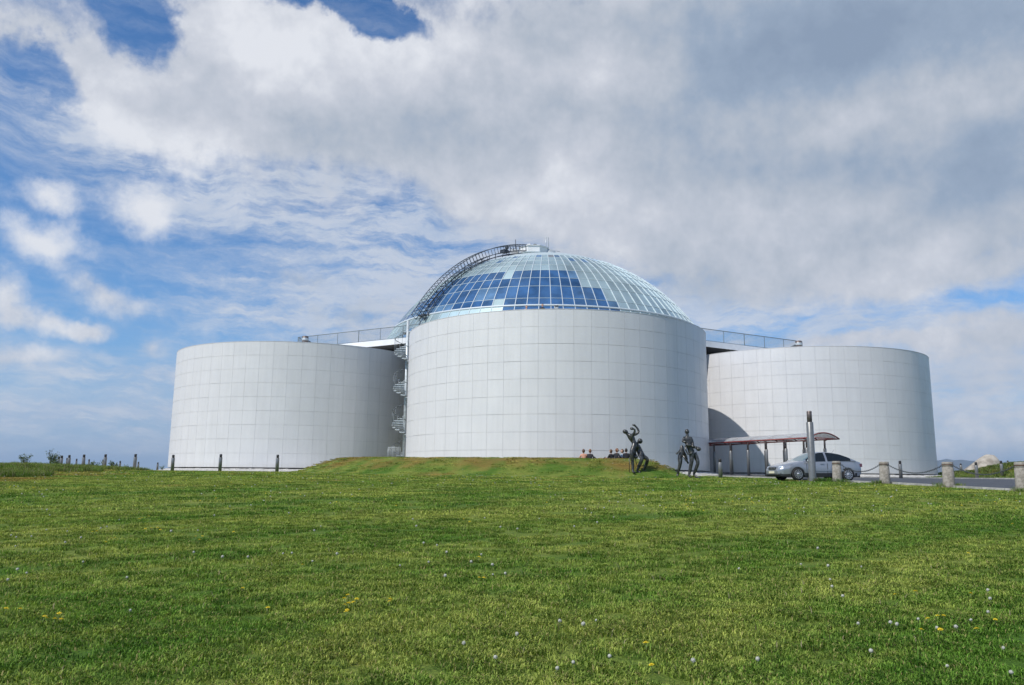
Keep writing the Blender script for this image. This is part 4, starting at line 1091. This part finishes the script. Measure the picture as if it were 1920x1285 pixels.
sculpture(1160, 795, 44.7, [A, Bf],
    [((180, 295, 0), .145, (1.1, .9, .85, .3), 'head'), ((525, 495, .3), .15, (1.0, .9, 1., 0), 'head'), ((310, 232, -.3), .10, (1.1, 1, .8, 0), 'hand_drum'), ((388, 140, .2), .085, (1.2, .9, .7, .2), 'cup'), ((395, 850, -.1), .14, (1., .8, .8, 0), 'accordion')],
    [([(385, 880, 0), (455, 1070, .2)], .02, 'bow'), ([(258, 850, -.1), (250, 1190, -.1)], .018, 'support_rod')],
    'bronze pair of dancing musicians, left one with arms thrown up', thick=1.32)
A2 = ([(545, 560, 0), (525, 470, 0), (510, 380, 0), (505, 305, 0), (500, 250, 0), (496, 215, 0),
       (430, 330, 0), (375, 410, -.15), (450, 420, -.3), (590, 340, .05), (615, 440, 0), (600, 540, -.2),
       (600, 630, .1), (690, 730, .1), (725, 870, .0), (680, 1000, .05), (628, 1130, .1), (690, 1195, -.05), (775, 1212, -.1),
       (590, 680, -.05), (570, 860, -.1), (540, 1010, -.05), (510, 1150, -.05), (530, 1205, -.3)],
      [(0, 1), (1, 2), (2, 3), (3, 4), (4, 5), (2, 6), (6, 7), (7, 8), (2, 9), (9, 10), (10, 11), (0, 12), (12, 13), (13, 14), (14, 15), (15, 16), (16, 17), (17, 18), (0, 19), (19, 20), (20, 21), (21, 22), (22, 23)],
      [.13, .12, .17, .08, .055, .06, .08, .05, .045, .08, .06, .05, .11, .10, .075, .07, .05, .045, .03, .11, .08, .07, .05, .04], 0)
B2 = ([(350, 640, .3), (395, 560, .3), (400, 470, .3), (345, 760, .25), (345, 880, .2), (315, 1010, .25), (285, 1150, .3), (245, 1195, .2), (430, 660, .3), (480, 760, .3), (500, 850, .3)],
      [(2, 1), (1, 0), (0, 3), (3, 4), (4, 5), (5, 6), (6, 7), (0, 8), (8, 9), (9, 10)], [.11, .09, .07, .11, .08, .065, .045, .04, .10, .08, .05], 0)
sculpture(1250, 795, 44.9, [A2, B2],
    [((496, 185, 0), .135, (.95, .9, 1.1, 0), 'head'), ((735, 570, -.1), .13, (1.1, .9, .9, 0), 'head'), ((500, 490, -.25), .17, (1.0, .6, .7, .3), 'drum'), ((265, 675, .1), .06, (1.2, 1, .8, 0), 'mallet')],
    [([(610, 520, 0), (680, 535, -.05), (735, 565, -.1)], .075, 'arm'), ([(440, 500, -.1), (445, 600, -.15), (490, 690, -.2), (560, 670, -.2), (575, 640, -.2)], .045, 'horn'), ([(400, 700, .2), (520, 890, .1)], .05, 'horn_tube'), ([(265, 675, .1), (330, 600, .1)], .03, 'drumstick')],
    'bronze sculpture of an upright musician with a horn, right one of the pair')

# ------------------------------------------------------------------ grass: tufts of blades scattered over the lawn
def tuft(name, n, spread, h, wd, seed, lean=.85, m=None):
    r = random.Random(seed); vs = []; fs = []; tone = []
    for i in range(n):
        a = r.uniform(0, 2*pi); d = spread*sqrt(r.random()); x, y = d*cos(a), d*sin(a); hh = h*r.uniform(.55, 1.15); la = r.uniform(0, 2*pi); ln = hh*r.uniform(.15, lean)*1.9
        ux, uy = cos(la+pi/2)*wd/2*r.uniform(.7, 1.3), sin(la+pi/2)*wd/2; b = len(vs)
        vs += [(x-ux, y-uy, -.01), (x+ux, y+uy, -.01), (x+ln*.35*cos(la)+ux*.8, y+ln*.35*sin(la)+uy*.8, hh*.6), (x+ln*.35*cos(la)-ux*.8, y+ln*.35*sin(la)-uy*.8, hh*.6), (x+ln*cos(la), y+ln*sin(la), hh*(1-.2*ln/hh))]
        fs += [[b, b+1, b+2, b+3], [b+3, b+2, b+4]]; t_ = r.random(); tone += [t_]*5
    me = bpy.data.meshes.new(name); me.from_pydata(vs, [], fs); me.materials.append(m)
    at_ = me.attributes.new('tone', 'FLOAT', 'POINT'); at_.data.foreach_set('value', tone)
    for p in me.polygons: p.use_smooth = True
    return me
def scatter(name, label, tufts, pts, scl, seed, cat='grass'):
    r = np.random.default_rng(seed); n = len(pts)
    col = bpy.data.collections.new(name+'_blades')
    for i, t_ in enumerate(tufts): col.objects.link(bpy.data.objects.new('grass_tuft', t_))
    me = bpy.data.meshes.new(name); me.vertices.add(n); me.vertices.foreach_set('co', np.asarray(pts, dtype=np.float32).ravel())
    for nm, ty, dat in (('rz', 'FLOAT', r.uniform(0, 6.283, n)), ('sc', 'FLOAT', scl*r.uniform(.75, 1.3, n)), ('ix', 'INT', r.integers(0, len(tufts), n))):
        a_ = me.attributes.new(nm, ty, 'POINT'); a_.data.foreach_set('value', dat.astype(np.int32 if ty == 'INT' else np.float32))
    o = obj(name, me); tag(o, label, cat, kind='stuff')
    g = bpy.data.node_groups.new(name, 'GeometryNodeTree'); g.interface.new_socket('Geometry', in_out='INPUT', socket_type='NodeSocketGeometry'); g.interface.new_socket('Geometry', in_out='OUTPUT', socket_type='NodeSocketGeometry')
    N = g.nodes; gi = N.new('NodeGroupInput'); go = N.new('NodeGroupOutput')
    ci = N.new('GeometryNodeCollectionInfo'); ci.inputs[0].default_value = col; ci.inputs[1].default_value = True
    ip = N.new('GeometryNodeInstanceOnPoints'); ip.inputs['Pick Instance'].default_value = True
    def na(nm, ty):
        q = N.new('GeometryNodeInputNamedAttribute'); q.data_type = ty; q.inputs[0].default_value = nm; return q.outputs[0]
    cx_ = N.new('ShaderNodeCombineXYZ'); g.links.new(na('rz', 'FLOAT'), cx_.inputs[2])
    er = N.new('FunctionNodeEulerToRotation'); g.links.new(cx_.outputs[0], er.inputs[0])
    sx_ = N.new('ShaderNodeCombineXYZ'); sc_ = na('sc', 'FLOAT')
    for i in range(3): g.links.new(sc_, sx_.inputs[i])
    g.links.new(gi.outputs[0], ip.inputs['Points']); g.links.new(ci.outputs[0], ip.inputs['Instance']); g.links.new(na('ix', 'INT'), ip.inputs['Instance Index'])
    g.links.new(er.outputs[0], ip.inputs['Rotation']); g.links.new(sx_.outputs[0], ip.inputs['Scale']); g.links.new(ip.outputs[0], go.inputs[0])
    md = o.modifiers.new('grass', 'NODES'); md.node_group = g
    return o
pA = np.array([p for p in edgeA]); 
def on_lawn(x, y):
    ex = np.interp(y, pA[:, 1], pA[:, 0]); ok = x < ex-.12
    ok &= ~((y > 57) & (x > 11.2))
    for k in (0, 1): ok &= np.hypot(x-TANKS[k][0], y-TANKS[k][1]) > TR+(.05 if k == 0 else 1.25)
    gy_ = np.interp(x, [q[0] for q in gp], [q[1] for q in gp]); ok &= ~((x < -13) & (y > gy_-.05) & (y < gy_+2.3))
    return ok
def field(y0, y1, dens, seed, margin=1.5):
    r = np.random.default_rng(seed); k0, k1 = -.70, .70; 
    A_ = (k1-k0)*(y1*y1-y0*y0)/2+2*margin*(y1-y0); n = int(A_*dens)
    y = np.sqrt(r.uniform(y0*y0, y1*y1, n)); x = y*r.uniform(k0, k1, n)*1.0+r.uniform(-margin, margin, n)
    ok = on_lawn(x, y); x, y = x[ok], y[ok]; return np.stack([x, y, hgt(x, y)], 1)
tf = [tuft('grass_tuft_a%d' % i, 110, .15, .036, .0085, 10+i, m=M_blade) for i in range(6)]
tm = [tuft('grass_tuft_b%d' % i, 85, .25, .042, .013, 30+i, m=M_blade) for i in range(5)]
tg = [tuft('grass_tuft_c%d' % i, 70, .36, .052, .024, 50+i, m=M_blade) for i in range(4)]
pts = np.concatenate([field(4.2, 10, 42, 1), field(10, 17, 26, 2)])
scatter('near_grass', 'short mown green grass in the foreground', tf, pts, 1., 1)
scatter('middle_grass', 'short mown grass halfway up the slope', tm, field(17, 34, 9, 3), 1., 2)
scatter('far_grass', 'mown grass on the crest and round the mound', tg, field(34, 74, 3.2, 4), 1., 3)
ts = [tuft('stray_tuft%d' % i, 9, .12, .085, .0075, 120+i, lean=.9, m=M_tall) for i in range(5)]
scatter('stray_grass', 'scattered longer stalks the mower missed', ts, np.concatenate([field(4.2, 12, 3.2, 31), field(12, 22, 1.4, 32)]), 1., 33)
# unmown strip on the left and tufts at posts
tl = [tuft('tall_tuft%d' % i, 60, .22, .26, .012, 70+i, lean=.55, m=M_tall) for i in range(4)]
r_ = np.random.default_rng(5); xx = r_.uniform(-48, -18, 9000); yy = r_.uniform(28, 60, 9000)
inside = (xx < -19.2-(yy-31)*.24 + .5*np.sin(yy*.8)) & (yy > 29) & (yy < 56) & (xx > -.72*yy-3)
cut = np.hypot((xx+28)/9, (yy-41)/15) < 1.05
ok = inside & cut; scatter('unmown_grass', 'tall unmown grass with seed heads on the bank at the left', tl, np.stack([xx[ok], yy[ok], hgt(xx[ok], yy[ok])], 1), 1., 6)
pp = []
for (x, y, n, sp_) in [(lp.x+.15, 38.9, 26, .30)]+[(c.x, c.y, 9, .27) for c in conc[:4]]:
    for i in range(n):
        a = r_.uniform(0, 6.28); d = .2+sp_*r_.random(); pp.append((x+d*cos(a)+(.25 if n > 20 else 0), y+d*sin(a)*.7-.1, H(x, y)))
scatter('post_foot_grass', 'longer grass tufts round the feet of the light column and bollards', tl, np.array(pp), .8, 8)
# bank beyond the road
r_ = np.random.default_rng(9); xx = r_.uniform(34, 70, 9000); yy = r_.uniform(61, 95, 9000)
ok = (np.hypot(xx-41, yy-70) > 1.5) & (np.hypot(xx-TRT[0], yy-TRT[1]) > TR+1.4) & (yy > 62.5-(xx-36)*.45)
scatter('bank_grass', 'rough green and brown grass on the bank beyond the road', [tuft('bank_tuft%d' % i, 60, .35, .16, .02, 90+i, m=M_tall) for i in range(3)], np.stack([xx[ok], yy[ok], hgt(xx[ok], yy[ok])], 1), 1., 9)

# ------------------------------------------------------------------ dandelions
def clock_mesh():
    mb = MB(); r = random.Random(3)
    mb.lathe([(.021*cos(radians(t)), .021*sin(radians(t))) for t in (-89, -50, -20, 10, 40, 65, 89)], 12)
    for i in range(40):
        d = Vector((r.gauss(0, 1), r.gauss(0, 1), r.gauss(0, 1))).normalized(); u = d.orthogonal().normalized()*.004; p = d*.0195
        mb.add([p+u, p-u, p+d*.007], [(0, 1, 2)])
    return mb.mesh('seed_head', M_fluff)
def flower_mesh():
    mb = MB(); n = 18
    for ring_, (r0, z) in enumerate(((.022, .004), (.016, .009), (.009, .012))):
        for k in range(n):
            a = 2*pi*(k+.5*ring_)/n; b = .14
            mb.add([(.002*cos(a), .002*sin(a), .004), (r0*.7*cos(a-b), r0*.7*sin(a-b), z), (r0*cos(a), r0*sin(a), z+.002), (r0*.7*cos(a+b), r0*.7*sin(a+b), z)], [(0, 1, 2, 3)])
    return mb.mesh('flower_head', M_yellow)
def stem_mesh(h): return MB().tube([(0, 0, -.01), (.006, .002, h*.5), (.0, 0, h)], .0028, 5).mesh('stem', M_stem)
cm, fm = clock_mesh(), flower_mesh(); s_hi, s_lo = stem_mesh(.085), stem_mesh(.055)
def px_q(x0, y0, z, L): return [(x0+a/z, y0+b/z) for a, b in L]
clocks = px_q(0, 880, 3, [(100, 592), (150, 603), (711, 636), (1638, 492), (1594, 489), (1090, 490), (724, 820), (470, 540), (1245, 520), (1386, 514), (378, 357), (560, 344), (603, 333), (263, 352), (60, 382), (90, 396), (177, 390), (457, 400), (360, 428), (233, 230), (262, 240), (281, 265), (80, 445), (1805, 330), (1763, 362), (1110, 352), (962, 367), (1295, 215), (1620, 255), (1204, 272), (1890, 500), (1757, 536), (668, 290), (37, 650)])
clocks += px_q(640, 880, 3, [(856, 606), (924, 612), (845, 566), (1229, 888), (987, 968), (1368, 916), (578, 632), (728, 546), (489, 542), (325, 555), (586, 490), (538, 444), (460, 434), (787, 494), (688, 1018), (1377, 234), (1409, 252), (1441, 314), (1308, 335), (1115, 286), (1532, 276), (426, 337), (403, 293), (808, 284), (1514, 1106), (868, 1102), (1302, 1130), (1203, 1168), (1432, 875), (894, 338), (990, 352), (1175, 158), (1203, 147), (1510, 184), (1622, 181)])
clocks += px_q(1280, 880, 3, [(820, 570), (1002, 563), (850, 690), (902, 745), (836, 640), (1325, 870), (1715, 830), (992, 894), (1172, 902), (1207, 908), (1736, 760), (1062, 1070), (1806, 1040), (1860, 1196), (1626, 876), (422, 1118), (52, 1128), (665, 553), (323, 580), (1432, 925), (635, 256), (683, 248), (1078, 235), (1120, 242), (461, 234), (1550, 930), (1495, 1140), (1717, 714), (762, 468), (55, 199)])
flowers = px_q(0, 880, 3, [(22, 820), (102, 816), (240, 870), (254, 870), (298, 875), (336, 880), (330, 846), (1364, 692), (597, 428), (620, 400), (640, 398), (520, 366), (540, 366), (820, 350), (850, 345), (880, 342), (900, 352), (1120, 415), (1100, 390), (1135, 390), (1315, 368), (780, 290), (800, 284), (835, 275), (1285, 232), (1300, 240), (1630, 274), (1215, 170), (1125, 186), (1505, 816), (1700, 556)])
flowers += px_q(640, 880, 3, [(40, 737), (20, 762), (36, 790), (20, 790), (72, 776), (85, 762), (28, 825), (28, 838), (263, 758), (270, 768), (272, 774), (768, 520), (772, 630), (795, 632), (300, 68), (325, 68), (95, 205), (705, 208), (725, 310), (690, 290), (580, 215), (1718, 1026), (1754, 1146)])
flowers += px_q(1280, 880, 3, [(1618, 726), (1315, 720), (1203, 730), (1438, 850), (1465, 850), (1390, 875), (1340, 937), (1458, 943), (1440, 930), (1760, 872), (1664, 935), (600, 208), (450, 130), (1620, 185), (1570, 210), (1790, 184), (1815, 182), (1880, 184), (1120, 272), (1860, 320), (440, 375), (1605, 490), (900, 135), (1160, 170)])
def place(kind_, px, py, hm_, sm_, label, cat, group, zt_, sc_):
    p = ground_px(px, py+3); 
    if p.y > 95 or not bool(on_lawn(np.array([p.x]), np.array([p.y]))[0]): return
    root = empty(kind_, p, random.uniform(0, 6.28), label, cat, group); root.rotation_euler[0] = random.uniform(-.2, .2); root.rotation_euler[1] = random.uniform(-.2, .2)
    root.scale = (sc_,)*3
    obj('stem', sm_, root); obj('seed_head' if hm_ is cm else 'flower_head', hm_, root, (0, 0, zt_))
for px, py in clocks: place('dandelion_clock', px, py, cm, s_hi, 'white dandelion seed head on a stem in the mown lawn', 'dandelion', 'white dandelion seed heads in the lawn', .095, random.uniform(.5, .85))
for px, py in flowers: place('dandelion_flower', px, py, fm, s_lo, 'small yellow dandelion flower low in the mown lawn', 'dandelion', 'yellow dandelion flowers in the lawn', .055, random.uniform(.9, 1.3))
# far flecks, too many and too small to count
r_ = np.random.default_rng(12); fl = MB()
P_ = field(18, 60, .9, 21); keep = r_.random(len(P_)) < (.25+.75*(np.sin(P_[:, 0]*.5+2)*np.sin(P_[:, 1]*.21+P_[:, 0]*.15) > .15)); P_ = P_[keep]
for p in P_:
    k = r_.random() < .42; s_ = .022 if k else .022; h_ = .05 if k else .07; x, y, z = p; z += h_*r_.uniform(.7, 1.2)
    vs = [(x+s_, y, z), (x, y+s_, z), (x-s_, y, z), (x, y-s_, z), (x, y, z+s_*(.5 if k else 1)), (x, y, z-s_*.6)]
    fl.add(vs, [(0, 1, 4), (1, 2, 4), (2, 3, 4), (3, 0, 4), (1, 0, 5), (2, 1, 5), (3, 2, 5), (0, 3, 5)], 0 if k else 1)
tag(fl.build('distant_dandelions', [M_yellow, M_fluff]), 'tiny yellow and white dandelion flecks over the far lawn', 'dandelions', kind='stuff')
# loose clover patches: flat leaves in the turf
scene.cycles.use_denoising = True
